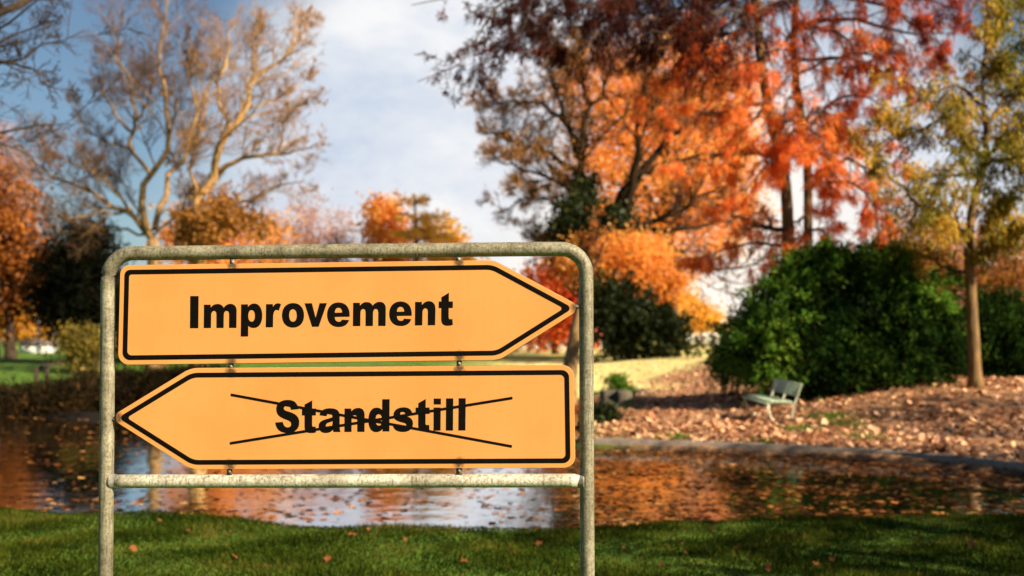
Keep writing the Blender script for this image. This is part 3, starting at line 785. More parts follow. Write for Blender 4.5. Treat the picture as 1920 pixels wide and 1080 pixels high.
# --- big spreading tree, ivy round its foot, right of the sign
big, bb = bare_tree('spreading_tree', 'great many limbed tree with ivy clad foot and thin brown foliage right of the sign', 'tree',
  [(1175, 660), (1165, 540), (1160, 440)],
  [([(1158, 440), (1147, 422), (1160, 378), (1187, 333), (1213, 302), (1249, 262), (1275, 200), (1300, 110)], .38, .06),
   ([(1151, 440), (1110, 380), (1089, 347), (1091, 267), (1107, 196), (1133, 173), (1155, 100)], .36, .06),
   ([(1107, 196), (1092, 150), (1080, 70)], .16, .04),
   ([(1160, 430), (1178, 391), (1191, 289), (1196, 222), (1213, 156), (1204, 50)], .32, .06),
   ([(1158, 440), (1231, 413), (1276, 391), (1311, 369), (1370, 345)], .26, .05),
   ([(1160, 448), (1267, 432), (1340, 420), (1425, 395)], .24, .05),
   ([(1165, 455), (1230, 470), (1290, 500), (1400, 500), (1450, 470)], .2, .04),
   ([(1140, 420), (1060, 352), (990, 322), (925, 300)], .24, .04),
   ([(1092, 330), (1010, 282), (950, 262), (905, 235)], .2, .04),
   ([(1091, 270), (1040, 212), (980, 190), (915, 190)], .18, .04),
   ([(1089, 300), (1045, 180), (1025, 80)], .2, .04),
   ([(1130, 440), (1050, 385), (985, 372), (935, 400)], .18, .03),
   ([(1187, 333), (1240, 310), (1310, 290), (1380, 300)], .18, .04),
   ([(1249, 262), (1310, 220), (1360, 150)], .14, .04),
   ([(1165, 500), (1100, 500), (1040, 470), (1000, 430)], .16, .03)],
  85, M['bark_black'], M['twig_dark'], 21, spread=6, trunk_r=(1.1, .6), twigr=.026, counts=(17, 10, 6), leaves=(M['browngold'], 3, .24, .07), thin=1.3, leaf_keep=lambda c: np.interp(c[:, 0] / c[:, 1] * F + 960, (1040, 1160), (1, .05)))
rng = np.random.default_rng(22)
mb = MB()
crown(mb, [pxblob(*q, 85, d) for *q, d in ((1082, 425, 36, 46, -1), (1135, 425, 40, 26, -1.5), (1165, 560, 34, 60, -1), (1185, 370, 10, 40, 0), (1093, 350, 10, 40, 0))], 260, 60, .5, .34, .26, rng, .4)
iv = mb.build('ivy', M['ivy'], big)

# ivy shrubs at its foot
def shrub(name, label, px, Y, blobs, leafm, seed, n=(260, 50), sig=.35, L=.2, wd=.12, stems=8, group=None, hang=0.0, shell=.55, stemm=None, cat='bush', frond=0):
    rng = np.random.default_rng(seed)
    x = (px - 960) / F * Y; b = np.array((x, Y, float(base_z(x, Y)) - .03))
    root = thing(name, label, cat, b, group)
    B = [pxblob(q[0], q[1], q[2], q[3], Y, q[4] if len(q) > 4 else 0, q[5] if len(q) > 5 else None) for q in blobs]
    mb = MB(); P = []
    for k in range(stems):
        c, r = B[k % len(B)]
        f = np.array((b[0] * .4 + c[0] * .6 + rng.normal() * .15, c[1] * .8 + Y * .2 + rng.normal() * .1, 0)); f[2] = float(base_z(f[0], f[1])) - .04
        e = c + r * nrm(rng.normal(size=3) + (0, 0, .8)) * .8
        P.append(smooth_line(np.array((f, f * .5 + e * .5 + rng.normal(size=3) * .1, e)), 7))
    P = np.array(P); h = max(np.linalg.norm(P[:, -1] - P[:, 0], axis=1).mean(), .2)
    R = np.tile(np.linspace(h * .02, h * .006, 7), (len(P), 1)); tubes(mb, P, R, 6)
    q, r = spawn(P, R, 6, (.25, .5), rng, n=4, rmin=h * .004); tubes(mb, q, r, 3)
    mb.build('stems', stemm or M['bark_brown'], root, smooth=True)
    mb = MB()
    if frond:
        crown(mb, B, n[0] // 3, n[1], sig, L, wd, rng, .3, hang)
        fronds(mb, B, n[0], n[1] // 2, frond, L, wd, rng)
    else: crown(mb, B, n[0], n[1], sig, L, wd, rng, shell, hang)
    mb.build('foliage', leafm, root)
    return root
shrub('ivy_bush', 'black green bush left of two at the foot of the great spreading tree', 1180, 74, [(1160, 600, 44, 40), (1145, 560, 34, 40), (1190, 632, 36, 28), (1205, 600, 30, 36)], M['ivy'], 31, (240, 50), .45, .34, .2, frond=1.5)
shrub('ivy_bush', 'black green bush right of two at the foot of the great spreading tree', 1250, 73, [(1246, 634, 24, 26), (1252, 616, 18, 20), (1232, 612, 16, 24)], M['ivy'], 32, (170, 50), .4, .34, .2, frond=1.4)

# orange trees behind
leafy_tree('autumn_tree', 'huge glowing orange tree filling the sky behind the spreading tree', 'tree', (1250, 250), 108,
  [(1240, 330, 160, 170), (1170, 240, 110, 120), (1310, 210, 120, 110), (1340, 360, 100, 110), (1150, 160, 80, 90), (1250, 120, 130, 80), (1220, 460, 110, 70), (1350, 400, 56, 60), (1110, 330, 60, 90), (1070, 150, 60, 80), (1390, 230, 60, 110)],
  M['fire'], M['bark_dark'], 41, (820, 60), 1.15, .36, .22, .7, .3, .3, 'autumn trees across the lawn')
leafy_tree('autumn_tree', 'orange leaved tree behind the ivy bushes and below the great limbs', 'tree', (1265, 560), 79,
  [(1200, 530, 76, 40), (1225, 556, 28, 38), (1175, 478, 70, 30), (1228, 500, 38, 34), (1222, 592, 26, 24), (1120, 500, 50, 36)],
  M['peach'], M['bark_brown'], 42, (260, 60), .7, .32, .2, .35, .35, .3, 'autumn trees across the lawn')
leafy_tree('autumn_tree', 'red orange maple behind the pointed tip of the upper sign', 'tree', (1040, 560), 100,
  [(1040, 550, 60, 50), (1080, 500, 50, 50), (1020, 600, 60, 38), (1090, 590, 50, 42), (1110, 530, 30, 40)],
  M['red'], M['bark_brown'], 43, (300, 34), .8, .5, .34, .3, .35, .2, 'autumn trees across the lawn')
leafy_tree('autumn_tree', 'orange leaved bush like tree below the golden bare limbs', 'tree', (440, 520), 78,
  [(420, 460, 50, 44), (490, 450, 40, 34), (350, 450, 46, 50), (390, 420, 36, 30), (512, 440, 22, 26), (440, 540, 90, 70)],
  M['peach'], M['bark_brown'], 44, (210, 50), .7, .3, .19, .3, .35, .2, 'autumn trees across the lawn')
leafy_tree('autumn_tree', 'compact orange tree left beside the golden cedar', 'tree', (722, 480), 125,
  [(722, 430, 34, 48), (715, 400, 22, 26), (735, 480, 44, 44), (720, 540, 46, 60)],
  M['peach'], M['bark_brown'], 45, (190, 34), .8, .55, .4, .3, .4, .2, 'autumn trees across the lawn')
leafy_tree('autumn_tree', 'pale yellow tree right beside the golden cedar', 'tree', (835, 520), 128,
  [(832, 460, 24, 44), (850, 520, 40, 60), (820, 560, 40, 50)],
  M['gold'], M['bark_brown'], 46, (180, 36), .8, .55, .4, .3, .4, .2, 'autumn trees across the lawn')
leafy_tree('autumn_tree', 'pale golden tree in the gap in front of the white building', 'tree', (1318, 590), 142,
  [(1300, 588, 24, 22), (1328, 598, 20, 14), (1284, 566, 18, 20)],
  M['gold'], M['bark_brown'], 40, (70, 34), .8, .5, .36, .2, .4, .2, 'autumn trees across the lawn')
for k, (x, y0, w, lab) in enumerate(((575, 372, 26, 'pinkish bare tree behind the sign, tallest of the pink ones'), (632, 395, 22, 'pinkish bare tree behind the sign, nearest the orange tree'), (520, 405, 22, 'pinkish bare tree beside the golden limbs of the leaning tree'))):
    leafy_tree('pink_tree', lab, 'tree', (x, y0 + 30), 130, [(x, y0 + 40, w, 44), (x - 12, y0 + 90, w * 1.5, 50), (x + 15, y0 + 120, w * 1.6, 60), (x, y0 + 190, w * 2, 70)],
      M['pink'], M['twig_gold'], 50 + k, (200, 36), .9, .5, .12, .16, .3, -.6, 'pinkish bare trees on the skyline', nb=16)

leafy_tree('autumn_tree', 'low golden tree behind the white hut at the left edge', 'tree', (20, 610), 122,
  [(20, 598, 50, 30), (-20, 610, 50, 30), (58, 612, 36, 22)], M['gold'], M['bark_brown'], 39, (170, 34), .8, .5, .36, .25, .4, .2, 'autumn trees across the lawn')

# golden cedar: tiers of flat layers
def cedar():
    Y = 120; rng = np.random.default_rng(61); s = Y / F
    b = on_ground(785, Y)
    root = thing('cedar_tree', 'golden cedar with flat tiered branches on the skyline above the sign', 'tree', b)
    top = W(778, 368, Y); mb = MB()
    tubes(mb, smooth_line(np.array((b, (b + top) / 2, top)), 10), np.linspace(.55, .08, 10), 10)
    tiers = [(774, 376, 36, 7, 1), (800, 408, 46, 6, 1), (752, 402, 22, 5, -1), (765, 440, 40, 6, -1), (805, 428, 42, 6, 1), (818, 446, 40, 6, 1), (750, 470, 46, 8, -1), (810, 478, 44, 7, 1), (785, 520, 70, 10, 1), (785, 560, 80, 12, 1)]
    fb = []
    for x, y, rx, ry, sg in tiers:
        c, r = pxblob(x, y, rx, ry, Y); r[1] = rx * s * .8; fb.append((c, r))
        st = np.array((b[0] + (top[0] - b[0]) * .8, Y, c[2] - .3)); e = c + np.array((sg * r[0] * .9, 0, 0))
        tubes(mb, smooth_line(np.array((st, (st + e) / 2 + (0, 0, .25), e)), 7), np.linspace(.16, .04, 7), 6)
    mb.build('trunk', M['bark_brown'], root, smooth=True)
    mb = MB(); crown(mb, fb, 240, 30, .26, .42, .17, rng, .2)
    mb.build('crown', M['cedar'], root)
cedar()

# left edge: orange trees and dark conifer
leafy_tree('autumn_tree', 'tall rust orange tree at the left edge of the lawn', 'tree', (20, 400), 84,
  [(20, 470, 80, 60), (-30, 400, 90, 90), (40, 530, 56, 50), (-50, 560, 70, 60), (60, 510, 46, 46)],
  M['rustleaf'], M['bark_dark'], 47, (300, 26), .8, .5, .30, .4, .35, .2, 'autumn trees across the lawn')
leafy_tree('autumn_tree', 'brown twiggy tree standing above the rust orange tree at the left edge', 'tree', (-10, 330), 92,
  [(0, 350, 50, 70), (-40, 300, 60, 70), (30, 400, 40, 40)],
  M['pink'], M['bark_dark'], 48, (300, 30), .9, .5, .1, .4, .3, -.5, 'autumn trees across the lawn', nb=18)
leafy_tree('conifer_tree', 'black green evergreen tree left of the sign post', 'tree', (140, 430), 74,
  [(150, 460, 24, 44), (110, 540, 46, 60), (170, 540, 50, 70), (148, 600, 52, 46), (185, 480, 26, 50), (210, 600, 60, 60), (120, 490, 30, 40)],
  M['conifer'], M['bark_dark'], 49, (420, 44), .6, .36, .12, .4, .4, .1)
shrub('yellow_bush', 'olive yellow bush on the bank beside the sign post', 155, 44, [(150, 640, 26, 26), (165, 670, 24, 34), (140, 665, 16, 24), (180, 640, 20, 26)], M['ybush'], 71, (90, 44), .2, .16, .08)

# dark brush along the left bank
bank = [(70, 754, 58, 20, 33, 'low dark brush on the left bank below the railing'), (150, 744, 50, 28, 33, 'dark brush on the bank at the foot of the yellow bush'), (215, 735, 60, 34, 35, 'dark brush on the bank directly behind the left sign post'),
        (290, 728, 60, 32, 37, 'dark brush on the bank above the tip of the lower sign'), (370, 712, 60, 26, 40, 'dark brush on the bank seen between the two sign panels at left'), (-30, 756, 60, 18, 33, 'low dark brush at the left edge of the frame')]
bank += [(45, 764, 56, 24, 29.4, 'low dark reeds at the waterline, leftmost of the clumps there'), (138, 762, 54, 28, 29.0, 'low dark reeds at the waterline left of the sign post'), (262, 762, 64, 32, 28.9, 'low dark reeds at the waterline right of the left sign post')]
for k, (x, y, rx, ry, Y, lab) in enumerate(bank):
    shrub('bank_brush', lab, x, Y, [(x - rx * .4, y + 6, rx * .6, ry * .8), (x + rx * .4, y, rx * .6, ry), (x, y + 14, rx * .9, ry * .7)], M['brush'], 80 + k, (190, 44), .22, .24, .035, 14, 'brush along the far bank', -.9, .3, cat='brush')

# fence railing at the left
def railing():
    Y = 46
    b = on_ground(76, Y)
    root = thing('railing', 'dark wooden handrail on posts at the left bank of the pond', 'railing', b)
    pts = [(68, 694, 44), (88, 685, 47), (140, 683, 51), (200, 681, 56)]
    W3 = []
    for x, y, Yk in pts:
        mb = MB(); g = on_ground(x, Yk); t = W(x, y, Yk); W3.append(t)
        box(mb, ((g[0] + t[0]) / 2, Yk, (g[2] - .15 + t[2]) / 2), (.07, .07, (t[2] - g[2] + .15) / 2))
        mb.build('post', M['bark_dark'], root)
    for a, c in zip(W3[:-1], W3[1:]):
        mb = MB(); d = nrm(c - a); sx = nrm(np.cross(d, (0, 0, 1.))); up = np.cross(sx, d)
        box(mb, (a + c) / 2 + (0, 0, .02), (np.linalg.norm(c - a) / 2 + .04, .06, .07), np.array((d, sx, up)))
        mb.build('rail', M['bark_dark'], root)
railing()

# hut, lamp post, pale buildings at the end of the lawn
M['whitewall'] = surf('white_render', [(.3, (.55, .55, .53)), (.7, (.74, .74, .72))], 1.2, .8, .2)
M['roof'] = surf('grey_roof', [(.3, (.09, .07, .06)), (.7, (.2, .15, .12))], 3, .8, .3)
M['rose'] = surf('rose_render', [(.3, (.5, .33, .26)), (.7, (.68, .5, .42))], .8, .85, .2)
M['glass'] = surf('window_glass', [(.3, (.03, .035, .04)), (.7, (.07, .08, .09))], 2, .15, 0)
M['bluepaint'] = surf('blue_paint', [(.3, (.01, .03, .06)), (.7, (.02, .06, .10))], 5, .5, 0)
def house(name, label, px0, px1, py_top, Y, wallm, windows=3, depth=4.0, roof_h=.8, roof=True):
    x0 = (px0 - 960) / F * Y; x1 = (px1 - 960) / F * Y; xc = (x0 + x1) / 2; hw = (x1 - x0) / 2
    g = float(base_z(xc, Y)); t = H - (py_top - HOR) / F * Y; eave = t - (roof_h if roof else .12)
    root = thing(name, label, 'building', (xc, Y + depth / 2, g))
    mb = MB(); box(mb, (xc, Y + depth / 2, (g - .3 + eave) / 2), (hw, depth / 2, (eave - g + .3) / 2)); mb.build('wall', wallm, root)
    mb = MB()
    if roof:
        e = .25; y0, y1 = Y - e, Y + depth + e
        v = np.array([(x0 - e, y0, eave), (x1 + e, y0, eave), (x1 + e, y1, eave), (x0 - e, y1, eave), (x0 - e, Y + depth / 2, t), (x1 + e, Y + depth / 2, t)])
        mb.add(v, [(0, 1, 5, 4), (2, 3, 4, 5)], [(0, 4, 3), (1, 2, 5)], [(3, 2, 1, 0)])
    else:
        box(mb, (xc, Y + depth / 2, eave + .06), (hw + .12, depth / 2 + .12, .06))
    mb.build('roof', M['roof'], root)
    hgt = eave - g
    for k in range(windows):
        x = x0 + (k + .5) / windows * 2 * hw; ww = min(.45, hw / windows * .5)
        mb = MB(); zc = g + hgt * .55; hh = hgt * .2
        for dx, dz, sx, sz in ((-ww, 0, .05, hh), (ww, 0, .05, hh), (0, hh, ww + .05, .05), (0, -hh, ww + .05, .05)):
            box(mb, (x + dx, Y - .02, zc + dz), (sx, .04, sz))
        wf = mb.build('window', M['whitewall'], root)
        mb = MB(); box(mb, (x, Y - .005, zc), (ww - .05, .015, hh - .05)); mb.build('pane', M['glass'], wf)
house('garden_hut', 'small white hut beside the blue lamp post at the end of the lawn', 38, 86, 636, 112, M['whitewall'], 2, 3, .5)
house('white_building', 'long white building at the end of the lawn left of the green bush', 1282, 1420, 604, 150, M['whitewall'], 6, 8, 1.2)
house('rose_building', 'low pinkish building across the lawn behind the right sign post', 945, 1150, 632, 140, M['rose'], 9, 6, .8)
def lamp():
    Y = 100; b = on_ground(72, Y); root = thing('lamp_post', 'thin blue lamp post in front of the white hut', 'lamp post', b)
    t = W(72, 606, Y)
    mb = MB(); tubes(mb, np.array((b, t)), np.array((.09, .06)), 10, cap=True); mb.build('pole', M['bluepaint'], root, smooth=True)
    mb = MB(); tubes(mb, np.array((t, t + (0, 0, .1), t + (0, 0, .4), t + (0, 0, .55))), np.array((.08, .22, .26, .05)), 12, cap=True); mb.build('lantern', M['whitewall'], root, smooth=True)
lamp()

# leaning trunk just behind the right end of the sign
def lean():
    Y = 30; rng = np.random.default_rng(90)
    b = on_ground(1066, 31.5) ; b[2] = -.1
    root = thing('leaning_tree', 'slim leaning tree trunk seen between the lower sign and its right post', 'tree', b)
    pts = [b] + [W(*p, 31.5) for p in ((1068, 700), (1080, 620), (1092, 560), (1104, 500), (1112, 440))]
    mb = MB(); T = smooth_line(np.array(pts), 12); R = np.linspace(.26, .07, 12); tubes(mb, T, R, 12)
    mb.build('trunk', M['bark_grey'], root, smooth=True)
    P, r = spawn(T[None], R[None], 9, (.25, .45), rng, angle=(25, 60), trop=UP, tmin=.55, n=6, rfac=.5)
    lv = branch_out(P, r, [dict(count=7, length=(.3, .6), n=5, trop=UP, rmin=.008), dict(count=5, length=(.4, .7), n=4, trop=UP, rmin=.006)], rng)
    mb = MB(); tubes(mb, P, r, 6); put(mb, lv, (4, 3)); mb.build('limbs', M['bark_brown'], root)
    c, t = along(lv[1][0], 3, rng); mb = MB(); leaf_cards(mb, c, t + rng.normal(size=c.shape) * .7 + (0, 0, -.5), rng.uniform(.06, .13, len(c)), .06, rng)
    mb.build('leaves', M['orange'], root)
lean()

# --- bald cypresses with hanging red sprays
def cypress(name, label, trunk, limbs, Y, seed, bright, dark, tr=.2, over=None):
    rng = np.random.default_rng(seed)
    x = (trunk[0][0] - 960) / F * Y; b = np.array((x, Y, float(base_z(x, Y)) - .1))
    root = thing(name, label, 'tree', b, 'red cypress trees behind the green bush')
    pts = [b] + [W(p[0], p[1], Y + (p[2] if len(p) > 2 else 0)) for p in trunk[1:]]
    mb = MB(); T = smooth_line(np.array(pts), 24); r = np.linspace(tr, tr * .45, 24); r[0] *= 1.5; r[1] *= 1.2
    tubes(mb, T, r, 14, cap=True); mb.build('trunk', M['bark_cyp'], root, smooth=True)
    for part, sel, mat in (('bright_sprays', bright, M['cyp_red']), ('painted_shade_sprays', dark, M['cyp_mid'] if over is None else M['cyp_shade'])):  # upper sprays get darker leaves: shade along the top painted into their colour
        if not sel: continue
        lm = limbs[sel[0]:sel[1]]
        P, R = limb_lines([(depth_walk(p, rng, 2.2), a, c) for p, a, c in lm], Y, rng, 14, .008)
        lv = branch_out(P, R, [dict(count=17, length=(.16, .36), angle=(30, 75), trop=(0, 0, -.12), wig=.16, n=6, rfac=.5, rmin=.010, tmin=.12),
                               dict(count=6, length=(.3, .65), angle=(25, 65), trop=(0, 0, -.22), wig=.2, n=5, rfac=.6, rmin=.006)], rng)
        mb = MB(); tubes(mb, P, R, 8); put(mb, lv, (5, 3)); br = mb.build('branches', M['bark_brown'] if part[0] == 'b' else M['bark_dark'], root)
        # feathery sprays: thin leaflets both sides of each twig, hanging
        keep = rng.random(len(lv[1][0])) < (.6 if part[0] == 'b' else .95)
        tw = lv[1][0][keep]
        c, t = along(tw, 26, rng, .05)
        c = c + rng.normal(size=c.shape) * .05
        mb = MB(); leaf_cards(mb, c, t * .6 + rng.normal(size=c.shape) * .5 + (0, 0, -.75), rng.uniform(.10, .30, len(c)), rng.uniform(.018, .036, len(c)), rng)
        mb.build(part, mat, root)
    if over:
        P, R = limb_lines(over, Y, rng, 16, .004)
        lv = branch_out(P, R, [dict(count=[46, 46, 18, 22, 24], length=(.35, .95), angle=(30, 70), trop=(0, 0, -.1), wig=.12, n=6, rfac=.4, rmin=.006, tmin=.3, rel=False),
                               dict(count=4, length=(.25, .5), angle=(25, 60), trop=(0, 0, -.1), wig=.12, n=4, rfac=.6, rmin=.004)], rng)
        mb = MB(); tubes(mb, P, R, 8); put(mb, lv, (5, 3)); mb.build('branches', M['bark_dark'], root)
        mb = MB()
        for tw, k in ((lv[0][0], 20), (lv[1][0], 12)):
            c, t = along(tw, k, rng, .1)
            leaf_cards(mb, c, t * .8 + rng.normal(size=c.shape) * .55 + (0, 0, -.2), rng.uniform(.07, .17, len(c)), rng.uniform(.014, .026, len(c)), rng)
        mb.build('painted_shade_sprays', M['cyp_shade'], root)
    return root

c1 = [  # bright, lower limbs
 ([(1440, 190), (1390, 205, -.5), (1330, 215, -1), (1255, 235, -2)], .07, .015),
 ([(1470, 430), (1420, 424, -.5), (1370, 397, -1), (1310, 366, -1.5)], .08, .015),
 ([(1465, 300), (1390, 285, -.5), (1320, 300, -1), (1250, 320, -1.5)], .06, .015),
 ([(1475, 460), (1400, 455, .5), (1330, 480, .5), (1290, 490, 0)], .05, .012),
 ([(1460, 270), (1500, 240, -1), (1540, 260, -2), (1560, 330, -2.5)], .05, .012),
 ([(1470, 330), (1450, 300, -1), (1420, 330, -1.5), (1390, 370, -1.5)], .04, .012),
 ([(1440, 200), (1400, 240, -1), (1370, 300, -1), (1360, 340, -1)], .05, .012),
 ([(1430, 150), (1370, 150, -1), (1310, 170, -1), (1270, 200, -1.5)], .06, .012),
 ([(1430, 120), (1350, 120, -1), (1250, 150, -1), (1200, 200, -1)], .06, .012),
 # upper limbs, their sprays coloured dark for shade
 ([(1420, -20), (1300, 10, -2), (1150, 30, -3), (1030, 75, -4)], .08, .012),
 ([(1420, -60), (1250, -20, -3), (1090, 10, -5), (975, 45, -6)], .08, .012),
 ([(1420, -80), (1330, -50, -1), (1200, -20, -2), (1080, -10, -3)], .08, .012),
 ([(1415, -70), (1200, 10, -3), (1070, 55, -5), (1000, 115, -6)], .08, .012),
 ([(1415, -110), (1150, -50, -3), (1045, 25, -5), (1010, 95, -6)], .08, .012),
 ([(1420, -100), (1280, -40, -2), (1150, 0, -4), (1050, 20, -5)], .08, .012),
 ([(1425, 60), (1350, 60, -1), (1260, 70, -2), (1150, 110, -3)], .07, .012),
 ([(1425, 30), (1380, 20, -3), (1300, 30, -5), (1210, 60, -6)], .07, .012),
 ([(1420, -40), (1370, 0, 2), (1290, 40, 2), (1200, 70, 1)], .07, .012)]
over = [
 ([(1415, -140), (1200, -95, -4), (1010, -40, -7), (930, 20, -8), (870, 105, -9), (788, 152, -9.5)], .09, .008),
 ([(1415, -170), (1120, -110, -5), (930, -60, -8), (850, -10, -9), (775, 14, -9.5)], .09, .008),
 ([(930, 20, -8), (915, 70, -8.2), (900, 120, -8.6), (905, 160, -8.8)], .03, .006),
 ([(1010, -40, -7), (960, 30, -7.5), (955, 80, -8), (930, 110, -8)], .03, .006),
 ([(1100, -110, -5), (1010, -20, -7), (985, 50, -8), (960, 85, -8.4)], .03, .006)]
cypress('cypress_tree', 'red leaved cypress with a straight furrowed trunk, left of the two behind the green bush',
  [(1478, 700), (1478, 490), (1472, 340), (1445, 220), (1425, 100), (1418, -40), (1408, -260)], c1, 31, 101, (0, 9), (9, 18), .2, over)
c2 = [
 ([(1512, 300), (1540, 250, -.8), (1560, 220, -1.5), (1575, 260, -2)], .06, .012),
 ([(1510, 250), (1560, 190, -1), (1620, 180, -1.5), (1670, 215, -2)], .06, .012),
 ([(1513, 360), (1580, 300, -.5), (1630, 330, -1), (1645, 430, -1)], .06, .012),
 ([(1513, 330), (1545, 330, -1), (1560, 370, -1.5), (1560, 420, -1.5)], .05, .012),
 ([(1505, 230), (1470, 230, -2), (1450, 270, -2.5), (1440, 310, -3)], .05, .012),
 ([(1512, 400), (1480, 430, -2), (1460, 480, -2.6), (1440, 520, -3)], .045, .01),
 ([(1512, 430), (1540, 430, -2), (1560, 460, -2.5), (1545, 500, -3)], .04, .01),
 ([(1490, 110), (1590, 110, -1), (1650, 130, -1.5), (1700, 170, -2)], .06, .012),
 ([(1492, 140), (1600, 100, -2), (1690, 110, -3), (1740, 190, -3.4)], .05, .01),
 ([(1513, 350), (1590, 340, -2), (1640, 390, -2.4), (1650, 470, -2.6)], .05, .01),
 ([(1500, 200), (1480, 180, -2), (1470, 230, -2.5), (1480, 320, -2.8)], .05, .01),
 ([(1505, 240), (1530, 200, -2), (1545, 240, -2.5), (1550, 330, -2.8)], .05, .01),
 ([(1488, 60), (1440, 110, -2), (1400, 160, -3), (1390, 210, -3)], .06, .012),
 ([(1510, 270), (1590, 260, 1), (1650, 280, 1.5), (1700, 300, 2)], .05, .012),
 ([(1488, 40), (1600, 40, -1), (1700, 60, -2), (1790, 60, -3)], .08, .012),
 ([(1495, -20), (1650, 10, -1), (1730, 60, -2), (1790, 110, -2)], .08, .012),
 ([(1500, -60), (1600, -30, -2), (1700, -10, -3), (1800, 15, -4)], .08, .012),
 ([(1490, 50), (1560, 60, -3), (1620, 100, -4), (1660, 120, -5)], .07, .012),
 ([(1495, 0), (1440, 10, -3), (1370, 40, -4), (1320, 90, -5)], .07, .012),
 ([(1500, -80), (1650, -60, -1), (1760, -30, -1), (1860, 5, -2)], .08, .012)]
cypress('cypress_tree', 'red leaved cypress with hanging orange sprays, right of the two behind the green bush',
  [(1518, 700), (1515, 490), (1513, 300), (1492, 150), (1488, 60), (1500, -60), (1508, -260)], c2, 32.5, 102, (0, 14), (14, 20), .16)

# --- right tree with golden drooping crown
def right_tree():
    Y = 28; rng = np.random.default_rng(110)
    b = hit(1829, 728); Y = b[1]
    root = thing('golden_tree', 'young tree with straight sunlit trunk and yellow green hanging leaves at right', 'tree', b - (0, 0, .08))
    pts = [b - np.array((0, 0, .08))] + [W(*p, Y) for p in ((1828, 700), (1823, 600), (1819, 520), (1816, 470), (1822, 400), (1842, 320), (1850, 290))]
    mb = MB(); T = smooth_line(np.array(pts), 20); R = np.interp(np.linspace(0, 1, 20), (0, .06, .5, 1), (.25, .165, .125, .085)); tubes(mb, T, R, 18, cap=True)
    mb.build('trunk', M['bark_right'], root, smooth=True)
    limbs = [([(1818, 500), (1840, 485, -.2), (1856, 455, -.4), (1858, 420, -.5)], .08, .03),
             ([(1818, 510), (1780, 505, .3), (1730, 480, .6), (1690, 470, .8)], .05, .012),
             ([(1819, 440), (1770, 420, -.3), (1720, 380, -.6), (1660, 320, -1), (1640, 260, -1.2)], .07, .012),
             ([(1848, 300), (1820, 275, 0), (1795, 240, .3), (1790, 180, .5)], .07, .02),
             ([(1850, 295), (1880, 270, -.3), (1915, 245, -.6), (1960, 200, -.8)], .07, .02),
             ([(1848, 295), (1850, 230, .3), (1840, 150, .6), (1850, 80, .8)], .08, .02),
             ([(1846, 300), (1880, 300, -1), (1930, 290, -1.6), (1980, 300, -2)], .06, .015),
             ([(1840, 330), (1790, 330, -1), (1740, 330, -1.6), (1700, 350, -2)], .06, .012),
             ([(1856, 455), (1900, 430, -.5), (1950, 420, -.9)], .05, .012),
             ([(1858, 420), (1870, 390, -.9), (1900, 360, -1.2)], .05, .012),
             ([(1850, 200), (1780, 160, -.5), (1720, 190, -1), (1660, 210, -1.3)], .05, .012),
             ([(1845, 150), (1890, 100, -.6), (1940, 60, -1)], .05, .012), ([(1850, 230), (1900, 170, .6), (1950, 130, 1)], .05, .012), ([(1845, 120), (1880, 40, .6), (1930, -20, 1)], .05, .012), ([(1880, 270), (1930, 220, 1), (1990, 180, 1.5)], .05, .012), ([(1848, 100), (1850, 40, .3), (1870, -30, .6)], .05, .012),
             ([(1816, 470), (1800, 420, -1), (1780, 390, -1.5), (1740, 420, -2)], .05, .012),
             ([(1790, 200), (1740, 240, .6), (1680, 260, 1), (1630, 300, 1)], .05, .012)]
    P, R = limb_lines([(depth_walk(p, rng, 1.2), a, c) for p, a, c in limbs], Y, rng)
    lv = branch_out(P, R, [dict(count=13, length=(.22, .5), angle=(30, 70), trop=(0, 0, .02), wig=.2, n=6, rfac=.5, rmin=.011, tmin=.15),
                           dict(count=6, length=(.3, .65), angle=(25, 65), trop=(0, 0, -.2), wig=.22, n=5, rfac=.6, rmin=.006)], rng)
    mb = MB(); tubes(mb, P, R, 8); put(mb, lv, (5, 3)); mb.build('limbs', M['bark_brown'], root, smooth=True)
    c, t = along(lv[1][0], 15, rng, .1); c = c + rng.normal(size=c.shape) * .10
    k = rng.random(len(c)) < np.interp(c[:, 2], (3.6, 4.6, 7.5), (.55, .9, 1))
    c, t = c[k], t[k]
    mb = MB(); leaf_cards(mb, c, t * .4 + rng.normal(size=c.shape) * .5 + (0, 0, -.8), rng.uniform(.10, .24, len(c)), rng.uniform(.035, .06, len(c)), rng)
    mb.build('leaves', M['olive'], root)
right_tree()

